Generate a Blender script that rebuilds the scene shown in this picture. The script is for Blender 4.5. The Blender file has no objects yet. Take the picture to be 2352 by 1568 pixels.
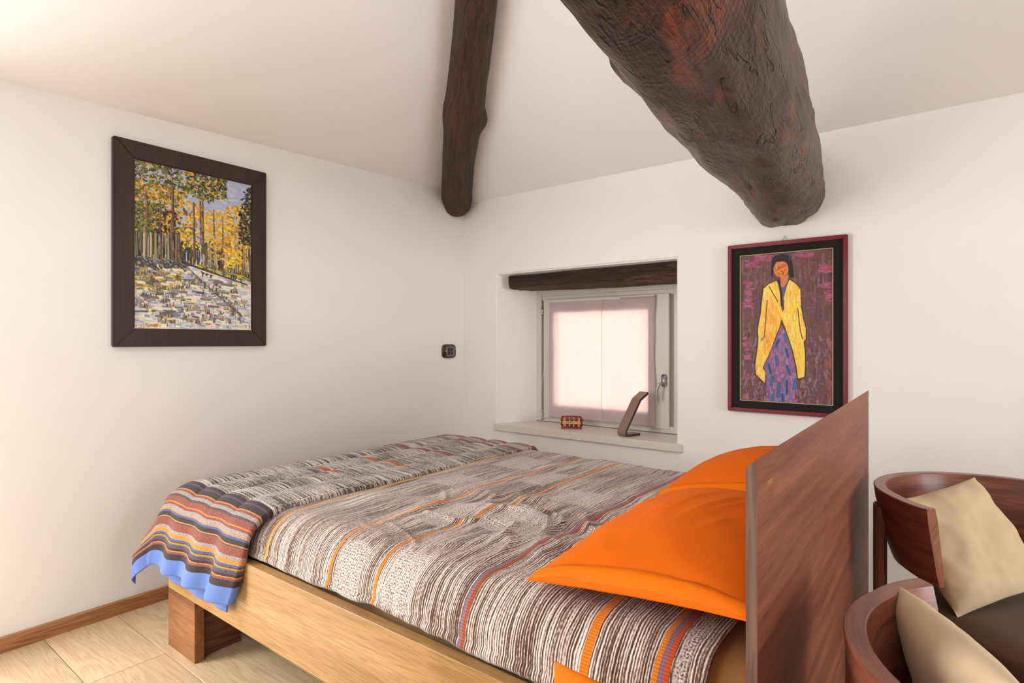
import bpy, bmesh, math, random
import numpy as np
from mathutils import Vector, Matrix

SC = bpy.context.scene
COL = SC.collection
rng = np.random.default_rng(7)
random.seed(7)

# ------------------------------------------------------------------ camera, world, lights, exposure
cd = bpy.data.cameras.new('camera')
cam = bpy.data.objects.new('camera', cd); COL.objects.link(cam)
cam.location = (2.904, -3.192, 1.2)
cam.rotation_euler = (math.radians(90), 0, math.radians(37.4))
cd.sensor_width = 36.0
cd.lens = 36.0 * 1310.0 / 2352.0
cd.clip_start = 0.02
SC.camera = cam

w = bpy.data.worlds.new('daylight'); SC.world = w
w.use_nodes = True
bg = w.node_tree.nodes['Background']
bg.inputs[0].default_value = (1.0, 0.95, 0.86, 1)
bg.inputs[1].default_value = 8.2


def area_light(name, loc, aim, sx, sy, power, color):
    ld = bpy.data.lights.new(name, 'AREA')
    ld.shape = 'RECTANGLE'; ld.size = sx; ld.size_y = sy
    ld.energy = power; ld.color = color
    o = bpy.data.objects.new(name, ld); COL.objects.link(o)
    o.location = loc
    d = Vector(aim) - Vector(loc)
    o.rotation_euler = d.to_track_quat('-Z', 'Y').to_euler()
    return o


# daylight through the glazed door in the left wall, plus two added fill lamps with no window behind them
LC = (0.90, 0.955, 1.0)
area_light('door_daylight', (0.06, -3.45, 1.08), (1.5, -3.25, 1.05), 0.95, 1.95, 42, LC)
area_light('overhead_fill', (2.2, -4.6, 2.5), (1.6, -3.0, 0), 1.2, 1.2, 19, LC)  # added fill under the roof slope, balances the wall brightness; no opening there
area_light('right_fill', (8.14, -2.0, 1.25), (0, -2.0, 1.25), 2.4, 1.8, 124, LC)  # added fill from far right to brighten the left wall evenly; wall is closed

SC.view_settings.view_transform = 'Standard'
SC.view_settings.look = 'None'
SC.view_settings.exposure = 0.13
SC.view_settings.gamma = 1.0
SC.view_settings.use_curve_mapping = False


# ------------------------------------------------------------------ helpers
def S(r, g, b):
    def f(c):
        c /= 255.0
        return c / 12.92 if c <= 0.04045 else ((c + 0.055) / 1.055) ** 2.4
    return (f(r), f(g), f(b), 1.0)


class NT:
    """tiny node-building helper"""
    def __init__(self, name):
        self.m = bpy.data.materials.new(name); self.m.use_nodes = True
        self.t = self.m.node_tree
        self.p = self.t.nodes['Principled BSDF']
        self.out = self.t.nodes['Material Output']

    def n(self, kind, **kw):
        x = self.t.nodes.new(kind)
        for k, v in kw.items():
            setattr(x, k, v)
        return x

    def link(self, a, b):
        self.t.links.new(a, b)

    def put(self, sock, v):
        if isinstance(v, bpy.types.NodeSocket):
            self.link(v, sock)
        else:
            sock.default_value = v

    def math(self, op, a, b=0.0, c=None, clamp=False):
        x = self.n('ShaderNodeMath', operation=op, use_clamp=clamp)
        self.put(x.inputs[0], a); self.put(x.inputs[1], b)
        if c is not None:
            self.put(x.inputs[2], c)
        return x.outputs[0]

    def mix(self, f, a, b, blend='MIX'):
        x = self.n('ShaderNodeMix', data_type='RGBA', blend_type=blend)
        self.put(x.inputs[0], f); self.put(x.inputs[6], a); self.put(x.inputs[7], b)
        return x.outputs[2]

    def noise(self, vec, scale=1.0, detail=2.0, rough=0.5, dist=0.0):
        x = self.n('ShaderNodeTexNoise')
        self.put(x.inputs['Vector'], vec)
        x.inputs['Scale'].default_value = scale; x.inputs['Detail'].default_value = detail
        x.inputs['Roughness'].default_value = rough; x.inputs['Distortion'].default_value = dist
        return x.outputs['Fac']

    def white(self, vec):
        x = self.n('ShaderNodeTexWhiteNoise', noise_dimensions='3D')
        self.put(x.inputs['Vector'], vec)
        return x.outputs['Value']

    def ramp(self, f, stops, interp='LINEAR'):
        x = self.n('ShaderNodeValToRGB')
        r = x.color_ramp; r.interpolation = interp
        while len(r.elements) < len(stops):
            r.elements.new(1.0)
        for e, (p, c) in zip(r.elements, stops):
            e.position = p; e.color = c
        self.put(x.inputs[0], f)
        return x.outputs[0], x.outputs[1]

    def comb(self, x=0.0, y=0.0, z=0.0):
        n = self.n('ShaderNodeCombineXYZ')
        for i, v in enumerate((x, y, z)):
            self.put(n.inputs[i], v)
        return n.outputs[0]

    def sep(self, v):
        n = self.n('ShaderNodeSeparateXYZ'); self.link(v, n.inputs[0])
        return n.outputs

    def coord(self, which='Object'):
        return self.n('ShaderNodeTexCoord').outputs[which]

    def vmul(self, v, s):
        n = self.n('ShaderNodeVectorMath', operation='MULTIPLY')
        self.link(v, n.inputs[0]); n.inputs[1].default_value = s
        return n.outputs[0]

    def bump(self, h, strength=0.3, dist=0.01):
        n = self.n('ShaderNodeBump')
        n.inputs['Strength'].default_value = strength; n.inputs['Distance'].default_value = dist
        self.link(h, n.inputs['Height']); self.link(n.outputs[0], self.p.inputs['Normal'])

    def base(self, c):
        self.put(self.p.inputs['Base Color'], c)

    def set(self, rough=0.5, spec=0.5, metal=0.0, sheen=0.0):
        self.p.inputs['Roughness'].default_value = rough
        self.p.inputs['Specular IOR Level'].default_value = spec
        self.p.inputs['Metallic'].default_value = metal
        self.p.inputs['Sheen Weight'].default_value = sheen
        return self.m


def plain(name, c, rough=0.5, spec=0.4, metal=0.0, grain=0.0, scale=60):
    t = NT(name)
    if grain:
        f = t.noise(t.coord(), scale, 3)
        lo = tuple(x * (1 - grain) for x in c[:3]) + (1,)
        hi = tuple(min(1, x * (1 + grain)) for x in c[:3]) + (1,)
        t.base(t.mix(f, lo, hi))
    else:
        t.base(c)
    return t.set(rough, spec, metal)


def plaster(name, c):
    t = NT(name)
    co = t.coord()
    f = t.noise(co, 1.7, 3)
    t.base(t.mix(f, tuple(x * 0.97 for x in c[:3]) + (1,), c))
    t.bump(t.noise(co, 55, 4), 0.09, 0.006)
    return t.set(0.85, 0.2)


def wood(name, dark, mid, light, grain='x', rough=0.4, fine=260, broad=9.0, uv=False, spec=0.4, contrast=1.0, rings=0.45, dist=0.8, along=0.10):
    """grain-stretched timber; grain names the axis the fibres follow"""
    t = NT(name)
    co = t.coord('UV' if uv else 'Object')
    g = {'x': (along, 1, 1), 'y': (1, along, 1), 'z': (1, 1, along)}[grain]
    v = t.vmul(co, g)
    warp = t.noise(v, 3.0, 2)
    big = t.noise(v, broad, 5, 0.55, dist)
    ring = t.math('SINE', t.math('MULTIPLY', t.math('ADD', big, t.math('MULTIPLY', warp, 1.2)), 46.0))
    ring = t.math('MULTIPLY_ADD', ring, 0.5, 0.5)
    val = t.math('ADD', t.math('MULTIPLY', big, 1.0 - rings * 0.5), t.math('MULTIPLY', ring, rings * 0.5))
    lo, hi = 0.5 - 0.24 / contrast, 0.5 + 0.26 / contrast
    c, _ = t.ramp(val, [(lo, dark), (0.5, mid), (hi, light)])
    g2 = {'x': (0.035, 1, 1), 'y': (1, 0.035, 1), 'z': (1, 1, 0.035)}[grain]
    pore = t.noise(t.vmul(co, g2), fine, 2, 0.6)
    pf, _ = t.ramp(pore, [(0.36, (0.62, 0.6, 0.58, 1)), (0.56, (1, 1, 1, 1))])
    t.base(t.mix(0.75, c, pf, 'MULTIPLY'))
    t.bump(pore, 0.05, 0.002)
    return t.set(rough, spec)


def link(name, mesh, mat=None, parent=None, smooth=False, kind=None, label=None, cat=None, group=None):
    o = bpy.data.objects.new(name, mesh); COL.objects.link(o)
    if mat is not None and not mesh.materials:
        mesh.materials.append(mat)
    if parent is not None:
        o.parent = parent
    if smooth:
        mesh.polygons.foreach_set('use_smooth', [True] * len(mesh.polygons))
    tag(o, kind, label, cat, group)
    return o


def tag(o, kind=None, label=None, cat=None, group=None):
    for k, v in (('kind', kind), ('label', label), ('category', cat), ('group', group)):
        if v:
            o[k] = v
    return o


def thing(name, loc, label, cat, group=None, rz=0.0, kind=None):
    o = bpy.data.objects.new(name, None); COL.objects.link(o)
    o.location = loc; o.rotation_euler = (0, 0, rz); o.empty_display_size = 0.05
    return tag(o, kind, label, cat, group)


def from_bm(name, bm):
    me = bpy.data.meshes.new(name); bm.normal_update(); bm.to_mesh(me); bm.free()
    return me


def bm_box(bm, x0, x1, y0, y1, z0, z1, bevel=0.0, seg=2):
    r = bmesh.ops.create_cube(bm, size=1.0)
    vs = r['verts']
    for v in vs:
        v.co = Vector((x0 + (v.co.x + .5) * (x1 - x0), y0 + (v.co.y + .5) * (y1 - y0), z0 + (v.co.z + .5) * (z1 - z0)))
    if bevel:
        es = list({e for v in vs for e in v.link_edges})
        bmesh.ops.bevel(bm, geom=es, offset=bevel, segments=seg, profile=0.5, affect='EDGES')


def box(name, x0, x1, y0, y1, z0, z1, mat, parent=None, bevel=0.0, seg=2, **kw):
    bm = bmesh.new(); bm_box(bm, x0, x1, y0, y1, z0, z1, bevel, seg)
    return link(name, from_bm(name, bm), mat, parent, **kw)


def prism(name, pts, axis, a0, a1, mat, parent=None, bevel=0.0, seg=2, smooth=False, **kw):
    """extrude a 2-D outline along an axis ('x': pts are (y,z); 'y': (x,z); 'z': (x,y))"""
    bm = bmesh.new()
    def P(p, a):
        return {'x': (a, p[0], p[1]), 'y': (p[0], a, p[1]), 'z': (p[0], p[1], a)}[axis]
    A = [bm.verts.new(P(p, a0)) for p in pts]; B = [bm.verts.new(P(p, a1)) for p in pts]
    n = len(pts)
    bm.faces.new(A); bm.faces.new(B[::-1])
    for i in range(n):
        bm.faces.new((A[i], B[i], B[(i + 1) % n], A[(i + 1) % n]))
    bmesh.ops.recalc_face_normals(bm, faces=bm.faces)
    if bevel:
        bmesh.ops.bevel(bm, geom=list(bm.edges), offset=bevel, segments=seg, affect='EDGES', clamp_overlap=True)
    return link(name, from_bm(name, bm), mat, parent, smooth=smooth, **kw)


def grid(name, P, mat, parent=None, UV=None, close_u=False, smooth=True, colors=None, **kw):
    """P: (nu, nv, 3) array -> quad grid"""
    nu, nv = P.shape[:2]
    idx = np.arange(nu * nv).reshape(nu, nv)
    if close_u:
        idx = np.vstack([idx, idx[:1]])
    q = np.stack([idx[:-1, :-1], idx[1:, :-1], idx[1:, 1:], idx[:-1, 1:]], -1).reshape(-1, 4)
    me = bpy.data.meshes.new(name)
    me.vertices.add(nu * nv); me.vertices.foreach_set('co', P.reshape(-1).astype(np.float32))
    me.loops.add(q.size); me.loops.foreach_set('vertex_index', q.reshape(-1).astype(np.int32))
    me.polygons.add(len(q)); me.polygons.foreach_set('loop_start', np.arange(0, q.size, 4, dtype=np.int32))
    me.update(calc_edges=True)
    if UV is not None:
        l = me.uv_layers.new(name='UVMap')
        l.data.foreach_set('uv', UV.reshape(-1, 2)[q.reshape(-1)].reshape(-1).astype(np.float32))
    if colors is not None:
        a = me.color_attributes.new('paint', 'FLOAT_COLOR', 'POINT')
        c = np.ones((nu * nv, 4), np.float32); c[:, :3] = colors.reshape(-1, 3)
        a.data.foreach_set('color', c.reshape(-1))
    me.validate()
    return link(name, me, mat, parent, smooth=smooth, **kw)


def vnoise(x, y, seed=0):
    x, y = np.broadcast_arrays(np.asarray(x, float), np.asarray(y, float))
    r = np.random.default_rng(seed).random((256, 256)) * 2 - 1
    xi = np.floor(x).astype(int); yi = np.floor(y).astype(int)
    fx = x - xi; fy = y - yi
    fx = fx * fx * fx * (fx * (fx * 6 - 15) + 10); fy = fy * fy * fy * (fy * (fy * 6 - 15) + 10)
    g = lambda a, b: r[a % 256, b % 256]
    return (g(xi, yi) * (1 - fx) + g(xi + 1, yi) * fx) * (1 - fy) + (g(xi, yi + 1) * (1 - fx) + g(xi + 1, yi + 1) * fx) * fy


def fbm(x, y, seed=0, oct=4, gain=0.5):
    s = 0; a = 1.0
    for k in range(oct):
        s = s + a * vnoise(x * 2 ** k, y * 2 ** k, seed + k); a *= gain
    return s


def sst(a, b, x):
    t = np.clip((x - a) / (b - a), 0, 1)
    return t * t * (3 - 2 * t)


def tube(name, pts, r, mat, parent=None, n=8, **kw):
    cu = bpy.data.curves.new(name, 'CURVE'); cu.dimensions = '3D'; cu.bevel_depth = r; cu.bevel_resolution = 3
    cu.use_fill_caps = True
    sp = cu.splines.new('POLY'); sp.points.add(len(pts) - 1)
    for p, q in zip(sp.points, pts):
        p.co = (*q, 1)
    o = bpy.data.objects.new(name, cu)
    me = bpy.data.meshes.new_from_object(o); me.name = name
    bpy.data.objects.remove(o); bpy.data.curves.remove(cu)
    return link(name, me, mat, parent, smooth=True, **kw)


def lathe(name, prof, mat, parent=None, n=20, loc=(0, 0, 0), **kw):
    a = np.linspace(0, 2 * np.pi, n, endpoint=False)
    pr = np.array(prof)
    P = np.stack([np.outer(np.cos(a), pr[:, 0]) + loc[0], np.outer(np.sin(a), pr[:, 0]) + loc[1],
                  np.tile(pr[:, 1], (n, 1)) + loc[2]], -1)
    return grid(name, P, mat, parent, close_u=True, **kw)


# ------------------------------------------------------------------ materials
M_WALL = plaster('white_plaster', S(245, 242, 239))
M_CEIL = plaster('ceiling_plaster', S(244, 240, 238))
M_SILL = plain('cream_stone', S(226, 216, 204), 0.28, 0.5, grain=0.03, scale=25)
M_FRAME = plain('sage_white_lacquer', S(216, 211, 198), 0.35, 0.4)
M_STEEL = plain('satin_steel', S(176, 176, 174), 0.3, 0.5, 0.9)
M_GAP = plain('dark_seal', S(70, 66, 60), 0.7)
M_WALNUT_Y = wood('walnut_headboard', S(108, 60, 44), S(136, 79, 59), S(160, 97, 72), 'y', 0.5, 420, 26.0, contrast=1.0, rings=.12, spec=0.25, dist=0.25, along=0.05)
M_WALNUT_EDGE = wood('walnut_end_grain', S(98, 74, 64), S(116, 90, 78), S(132, 104, 92), 'z', 0.45, 200, 22.0, rings=.2)
M_WALNUT_X = wood('walnut_rail', S(150, 108, 62), S(178, 136, 84), S(196, 156, 104), 'x', 0.33, 300, 9.0, rings=.15)
M_WALNUT_LEG = wood('walnut_leg', S(112, 70, 44), S(146, 96, 60), S(174, 122, 80), 'x', 0.36, 260, 12.0, rings=.2)
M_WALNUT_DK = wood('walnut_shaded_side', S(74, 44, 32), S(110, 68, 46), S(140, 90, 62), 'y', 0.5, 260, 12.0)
M_CHAIR = wood('walnut_chair_shell', S(104, 56, 40), S(140, 82, 60), S(168, 106, 80), 'x', 0.3, 260, 8.0, uv=True, contrast=0.95, rings=.35)
M_POST = wood('walnut_chair_leg', S(88, 44, 30), S(128, 72, 48), S(156, 94, 64), 'z', 0.32, 260, 10.0)
M_SKIRT = wood('oak_skirting', S(138, 90, 54), S(170, 116, 72), S(190, 136, 90), 'y', 0.45, 260, 14.0)


def beam_material(name, d, m, o, seedscale=1.0, gloss=0.36, axis=1):
    t = NT(name)
    u = t.coord('UV')                       # metres: around, along
    v = t.vmul(u, (1, 0.22, 1))
    big = t.noise(v, 4.5, 8, 0.68, 0.8)
    ringsrc = t.noise(t.vmul(u, (1, 0.5, 1)), 2.8, 1.5, 0.4, 1.2)
    ring = t.math('SINE', t.math('MULTIPLY', ringsrc, 170.0 * seedscale))
    ring01 = t.math('MULTIPLY_ADD', ring, 0.5, 0.5)
    patch = t.noise(t.vmul(u, (1, 0.35, 1)), 6.5, 8, 0.7, 0.6)
    pf, _ = t.ramp(patch, [(0.52, (0, 0, 0, 1)), (0.62, (1, 1, 1, 1))])
    c, _ = t.ramp(big, [(0.3, d), (0.52, m), (0.75, tuple(x * 1.35 for x in m[:3]) + (1,))])
    c = t.mix(t.math('MULTIPLY', pf, 0.85), c, o)
    rf, _ = t.ramp(ring01, [(0.0, (0.5, 0.48, 0.48, 1)), (0.35, (1, 1, 1, 1))])
    zone, _ = t.ramp(t.noise(v, 2.3, 2), [(0.42, (0, 0, 0, 1)), (0.58, (1, 1, 1, 1))])
    c = t.mix(t.math('MULTIPLY_ADD', zone, 0.6, 0.04), c, rf, 'MULTIPLY')
    fib = t.noise(t.vmul(u, (1, 0.09, 1)), 95, 4, 0.75)
    ff, _ = t.ramp(fib, [(0.38, (0.3, 0.28, 0.27, 1)), (0.54, (1.1, 1.08, 1.05, 1))])
    c = t.mix(0.8, c, ff, 'MULTIPLY')
    crack = t.noise(t.vmul(u, (1, 0.12, 1)), 14, 3, 0.6, 0.8)
    cf, _ = t.ramp(t.math('ABSOLUTE', t.math('SUBTRACT', crack, 0.5)), [(0.0, (0.05, 0.04, 0.04, 1)), (0.018, (1, 1, 1, 1))])
    c = t.mix(0.8, c, cf, 'MULTIPLY')
    t.base(c)
    h = t.math('ADD', t.math('MULTIPLY', fib, 0.7), t.math('MULTIPLY', ring01, 0.07))
    cfv = t.n('ShaderNodeRGBToBW'); t.link(cf, cfv.inputs[0])
    lump = t.noise(t.vmul(u, (1, 0.3, 1)), 22, 5, 0.7)
    h = t.math('ADD', t.math('ADD', h, t.math('MULTIPLY', cfv.outputs[0], 0.5)), t.math('MULTIPLY', lump, 1.6))
    t.bump(h, 0.75, 0.012)
    return t.set(gloss, 0.32)


M_BEAM = beam_material('dark_glossy_chestnut_timber', S(38, 22, 18), S(66, 37, 28), S(120, 64, 28))
M_RAFTER = beam_material('dark_waxed_timber', S(50, 32, 24), S(78, 51, 37), S(98, 62, 38), 0.25, 0.5)
M_LINTEL = beam_material('blackened_timber', S(34, 25, 23), S(70, 50, 42), S(112, 74, 58), 0.25, 0.6)


def floor_material(name, a, b):
    t = NT(name)
    info = t.n('ShaderNodeObjectInfo')
    co = t.coord('Object')
    off = t.n('ShaderNodeVectorMath', operation='ADD')
    t.link(co, off.inputs[0]); t.link(t.comb(t.math('MULTIPLY', info.outputs['Random'], 37.0), t.math('MULTIPLY', info.outputs['Random'], 11.0), 0.0), off.inputs[1])
    v = t.vmul(off.outputs[0], (0.09, 1, 1))
    big = t.noise(v, 9, 3, 0.5, 1.0)
    ring = t.math('MULTIPLY_ADD', t.math('SINE', t.math('MULTIPLY', big, 70.0)), 0.5, 0.5)
    fib = t.noise(t.vmul(off.outputs[0], (0.03, 1, 1)), 260, 2)
    val = t.math('ADD', t.math('MULTIPLY', ring, 0.2), t.math('MULTIPLY', fib, 0.8))
    c, _ = t.ramp(val, [(0.25, a), (0.65, b)])
    tint = t.math('MULTIPLY_ADD', info.outputs['Random'], 0.22, 0.86)
    c = t.mix(1.0, c, t.comb(tint, tint, tint), 'MULTIPLY')
    t.base(c)
    t.bump(fib, 0.06, 0.002)
    return t.set(0.38, 0.45)


M_FLOOR = floor_material('pale_oak_plank', S(190, 160, 122), S(216, 192, 154))
M_SUBFLOOR = plain('subfloor', S(120, 92, 64), 0.8)


def coverlet_material():
    t = NT('striped_cotton_coverlet')
    uv = t.coord('UV')
    u0, v, _ = t.sep(uv)
    wob = t.math('MULTIPLY', t.math('SUBTRACT', t.noise(uv, 9.0, 2), 0.5), 0.012)
    u = t.math('ADD', u0, wob)
    def N(fu, fv, sd, det=2.0):
        return t.noise(t.comb(t.math('MULTIPLY', u, fu), t.math('MULTIPLY', v, fv), sd), 1.0, det, 0.6)
    # regular ribs about 6 mm apart whose strength drifts along and across the cloth
    ph = t.math('ADD', t.math('MULTIPLY', u, 980.0), t.math('MULTIPLY', N(26.0, 3.0, 1.7), 11.0))
    rib0 = t.math('MULTIPLY_ADD', t.math('SINE', ph), 0.15, 0.5)
    l1 = N(170.0, 3.4, 0.0, 1.0)
    l2 = N(420.0, 120.0, 3.3)
    val = t.math('ADD', t.math('ADD', t.math('MULTIPLY', rib0, 0.42), t.math('MULTIPLY', l1, 0.33)), t.math('MULTIPLY', l2, 0.25))
    zone = t.noise(t.comb(t.math('MULTIPLY', u0, 8.0), t.math('MULTIPLY', v, 2.4), 9.0), 1.0, 2.0)
    val = t.math('ADD', val, t.math('MULTIPLY', t.math('SUBTRACT', zone, 0.5), 0.14))
    lines, _ = t.ramp(val, [(0.405, S(74, 52, 42)), (0.475, S(112, 88, 74)), (0.525, S(188, 168, 156)), (0.60, S(236, 226, 218))])
    # pieced blocks woven with a loose dotted check
    d1 = N(240.0, 200.0, 1.0)
    d2 = t.math('ADD', t.math('SINE', t.math('MULTIPLY', u, 860.0)), t.math('SINE', t.math('MULTIPLY', v, 760.0)))
    dv = t.math('ADD', d1, t.math('MULTIPLY', d2, 0.035))
    dots, _ = t.ramp(dv, [(0.36, S(84, 62, 52)), (0.48, S(176, 156, 144)), (0.58, S(238, 230, 224))])
    wv_ = t.math('MULTIPLY', t.math('SUBTRACT', t.noise(uv, 14.0, 2), 0.5), 0.05)
    ub, vb = t.math('ADD', u0, wv_), t.math('ADD', v, wv_)
    pick = 0.0
    for (a0, a1, b0, b1) in ((1.475, 1.60, 0.01, 0.21), (1.69, 1.80, 0.06, 0.24), (1.50, 1.63, 0.42, 0.66), (1.70, 1.93, 0.50, 0.72), (1.20, 1.36, 0.78, 0.98),
                             (1.72, 1.92, 0.86, 1.06), (2.03, 2.2, 0.60, 0.84), (2.492, 2.53, 0.0, 0.42), (1.5, 1.62, 1.02, 1.26), (1.2, 1.4, 1.2, 1.45)):
        du = t.math('SUBTRACT', (a1 - a0) / 2, t.math('ABSOLUTE', t.math('SUBTRACT', ub, (a0 + a1) / 2)))
        dv_ = t.math('SUBTRACT', (b1 - b0) / 2, t.math('ABSOLUTE', t.math('SUBTRACT', vb, (b0 + b1) / 2)))
        inside = t.math('MULTIPLY', t.math('MINIMUM', du, dv_), 90.0, clamp=True)
        pick = inside if pick == 0.0 else t.math('MAXIMUM', pick, inside)
    c = t.mix(t.math('MULTIPLY', pick, 0.75), lines, dots)
    T = (0, 0, 0, 0)
    def A(c): return c[:3] + (1.0,)
    L = 2.6
    st = []
    def band(a, b, col):
        st.append((a / L, A(col))); st.append((b / L, T))
    OR, RU, PU, YO = S(226, 128, 34), S(168, 82, 46), S(140, 112, 128), S(226, 158, 60)
    st.append((0.0, T))
    band(1.116, 1.126, YO)
    band(1.447, 1.457, OR)
    band(1.654, 1.664, OR)
    st += [(1.974 / L, A(YO)), (1.980 / L, A(PU)), (1.988 / L, A(RU)), (1.996 / L, T)]
    band(2.296, 2.316, OR)
    st += [(2.452 / L, A(OR)), (2.464 / L, A(S(230, 215, 205))), (2.467 / L, A(PU)), (2.476 / L, A(S(206, 84, 40))), (2.484 / L, T)]
    sc, sa = t.ramp(t.math('DIVIDE', t.math('ADD', u0, t.math('MULTIPLY', wob, 0.35)), L), st, 'CONSTANT')
    rib = t.math('MULTIPLY_ADD', t.math('SINE', t.math('MULTIPLY', v, 900.0)), 0.16, 0.9)
    sc = t.mix(1.0, sc, t.comb(rib, rib, rib), 'MULTIPLY')
    c = t.mix(sa, c, sc)
    t.base(c)
    t.bump(val, 0.35, 0.004)
    return t.set(0.9, 0.1, sheen=0.15)


def throw_material():
    t = NT('striped_woven_throw')
    uv = t.coord('UV')
    u, v0, _ = t.sep(uv)                       # u: metres from the foot-side edge, v: metres from the near hem
    v = t.math('ADD', v0, t.math('MULTIPLY', t.math('SUBTRACT', t.noise(uv, 7.0, 2), 0.5), 0.006))
    GR, DG, RU, OR, BL, YO, ME, PU, GN = (S(86, 76, 74), S(62, 56, 56), S(136, 80, 70), S(204, 132, 66), S(84, 94, 138), S(184, 156, 84),
                                         S(152, 142, 138), S(96, 72, 94), S(92, 124, 70))
    seq = [(0.0, DG), (.018, RU), (.026, OR), (.028, DG), (.036, YO), (.039, PU), (.047, GN), (.054, OR), (.057, GR), (.062, BL), (.070, OR),
           (.084, ME), (.096, RU), (.106, OR), (.109, RU), (.122, GR), (.128, OR), (.131, DG), (.148, BL), (.153, OR), (.158, ME), (.174, RU), (.182, OR), (.185, RU),
           (.205, GR), (.214, ME), (.224, RU), (.232, OR), (.235, DG), (.254, OR), (.257, PU), (.262, DG)]
    vr = t.math('SUBTRACT', v, 0.058)
    sc, _ = t.ramp(vr, [(p, c) for p, c in seq], 'CONSTANT')
    jit = t.noise(t.comb(t.math('MULTIPLY', u, 120.0), t.math('MULTIPLY', v, 460.0), 0.0), 1.0, 2.0, 0.7)
    jf, _ = t.ramp(jit, [(0.38, (0.42, 0.42, 0.44, 1)), (0.6, (1.25, 1.22, 1.2, 1))])
    side = t.mix(0.85, sc, jf, 'MULTIPLY')
    # melange top: fine weft lines across the bed
    l1 = t.noise(t.comb(t.math('MULTIPLY', v, 230.0), t.math('MULTIPLY', u, 4.0), 0.0), 1.0, 1.0, 0.6)
    l2 = t.noise(t.comb(t.math('MULTIPLY', v, 330.0), t.math('MULTIPLY', u, 110.0), 5.0), 1.0, 2.0, 0.6)
    z = t.noise(t.comb(t.math('MULTIPLY', v, 5.0), t.math('MULTIPLY', u, 9.0), 2.0), 1.0, 2.0)
    val = t.math('ADD', t.math('ADD', t.math('MULTIPLY', l1, 0.6), t.math('MULTIPLY', l2, 0.4)), t.math('MULTIPLY', t.math('SUBTRACT', z, 0.5), 0.2))
    top, _ = t.ramp(val, [(0.40, S(66, 52, 46)), (0.47, S(108, 92, 84)), (0.53, S(190, 178, 168)), (0.62, S(224, 214, 206))])
    T = (0, 0, 0, 0)
    st = [(0.0, T)]
    L = 2.4
    def band(a, b, col):
        st.append((a / L, col[:3] + (1.0,))); st.append((b / L, T))
    band(.72, .735, PU); band(.765, .792, S(172, 84, 44))
    band(1.02, 1.03, OR); band(1.03, 1.042, S(176, 90, 44))
    band(1.34, 1.375, RU); band(1.44, 1.452, YO); band(1.452, 1.465, S(110, 96, 120))
    band(1.66, 1.69, RU); band(1.78, 1.9, S(150, 88, 70))
    bc, ba = t.ramp(t.math('DIVIDE', v, L), st, 'CONSTANT')
    # the bands show only on some of the strips the throw is pieced from
    strip = t.math('FLOOR', t.math('DIVIDE', u, 0.155))
    keep = t.math('GREATER_THAN', t.white(t.comb(strip, t.math('FLOOR', t.math('MULTIPLY', v, 3.0)), 7.0)), 0.3)
    top = t.mix(t.math('MULTIPLY', ba, keep), top, bc)
    rb, _ = t.ramp(t.noise(t.comb(t.math('MULTIPLY', v, 26.0), t.math('MULTIPLY', u, 2.0), 4.0), 1.0, 2.0),
                   [(0.38, S(84, 72, 92)), (0.46, S(150, 78, 56)), (0.58, S(182, 104, 74)), (0.66, S(214, 140, 70))])
    rustband = t.math('MULTIPLY', t.math('LESS_THAN', u, 0.30), t.math('GREATER_THAN', v, 0.335))
    top = t.mix(rustband, top, rb)
    c = t.mix(t.math('GREATER_THAN', v, 0.338), side, top)
    blue = t.math('MAXIMUM', t.math('LESS_THAN', v0, 0.056), t.math('MULTIPLY', t.math('LESS_THAN', u, 0.062), t.math('LESS_THAN', v0, 0.6)))
    bn = t.noise(uv, 420.0, 2.0)
    bcol = t.mix(bn, S(78, 104, 170), S(114, 138, 198))
    c = t.mix(blue, c, bcol)
    t.base(c)
    t.bump(jit, 0.3, 0.003)
    return t.set(0.92, 0.1, sheen=0.15)


def cloth_plain(name, c, weave=520.0, sheen=0.3, rough=0.8, var=0.12):
    t = NT(name)
    co = t.coord('Object')
    f = t.noise(co, weave, 2.0)
    g = t.noise(co, 6.0, 3.0)
    lo = tuple(x * (1 - var) for x in c[:3]) + (1,)
    hi = tuple(min(1, x * (1 + var)) for x in c[:3]) + (1,)
    t.base(t.mix(t.math('ADD', t.math('MULTIPLY', f, 0.6), t.math('MULTIPLY', g, 0.4)), lo, hi))
    t.bump(f, 0.12, 0.002)
    return t.set(rough, 0.15, sheen=sheen)


M_COVER = coverlet_material()
M_THROW = throw_material()
M_ORANGE = cloth_plain('orange_velvet', S(226, 104, 4), 700, 0.0, 0.75, 0.06)
M_ORANGE2 = cloth_plain('orange_velvet_border', S(232, 112, 4), 700, 0.0, 0.7, 0.06)
M_SHEET = cloth_plain('golden_sateen', S(196, 150, 92), 300, 0.3, 0.5, 0.05)
M_BEIGE = cloth_plain('beige_linen', S(210, 186, 152), 420, 0.1, 0.85, 0.1)
M_BROWN = cloth_plain('brown_wool', S(92, 66, 46), 420, 0.15, 0.9, 0.16)
M_BROWN2 = cloth_plain('dark_brown_webbing', S(58, 40, 32), 420, 0.1, 0.9, 0.16)

# ------------------------------------------------------------------ room shell
RX, RY = 8.2, -5.5
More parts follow.
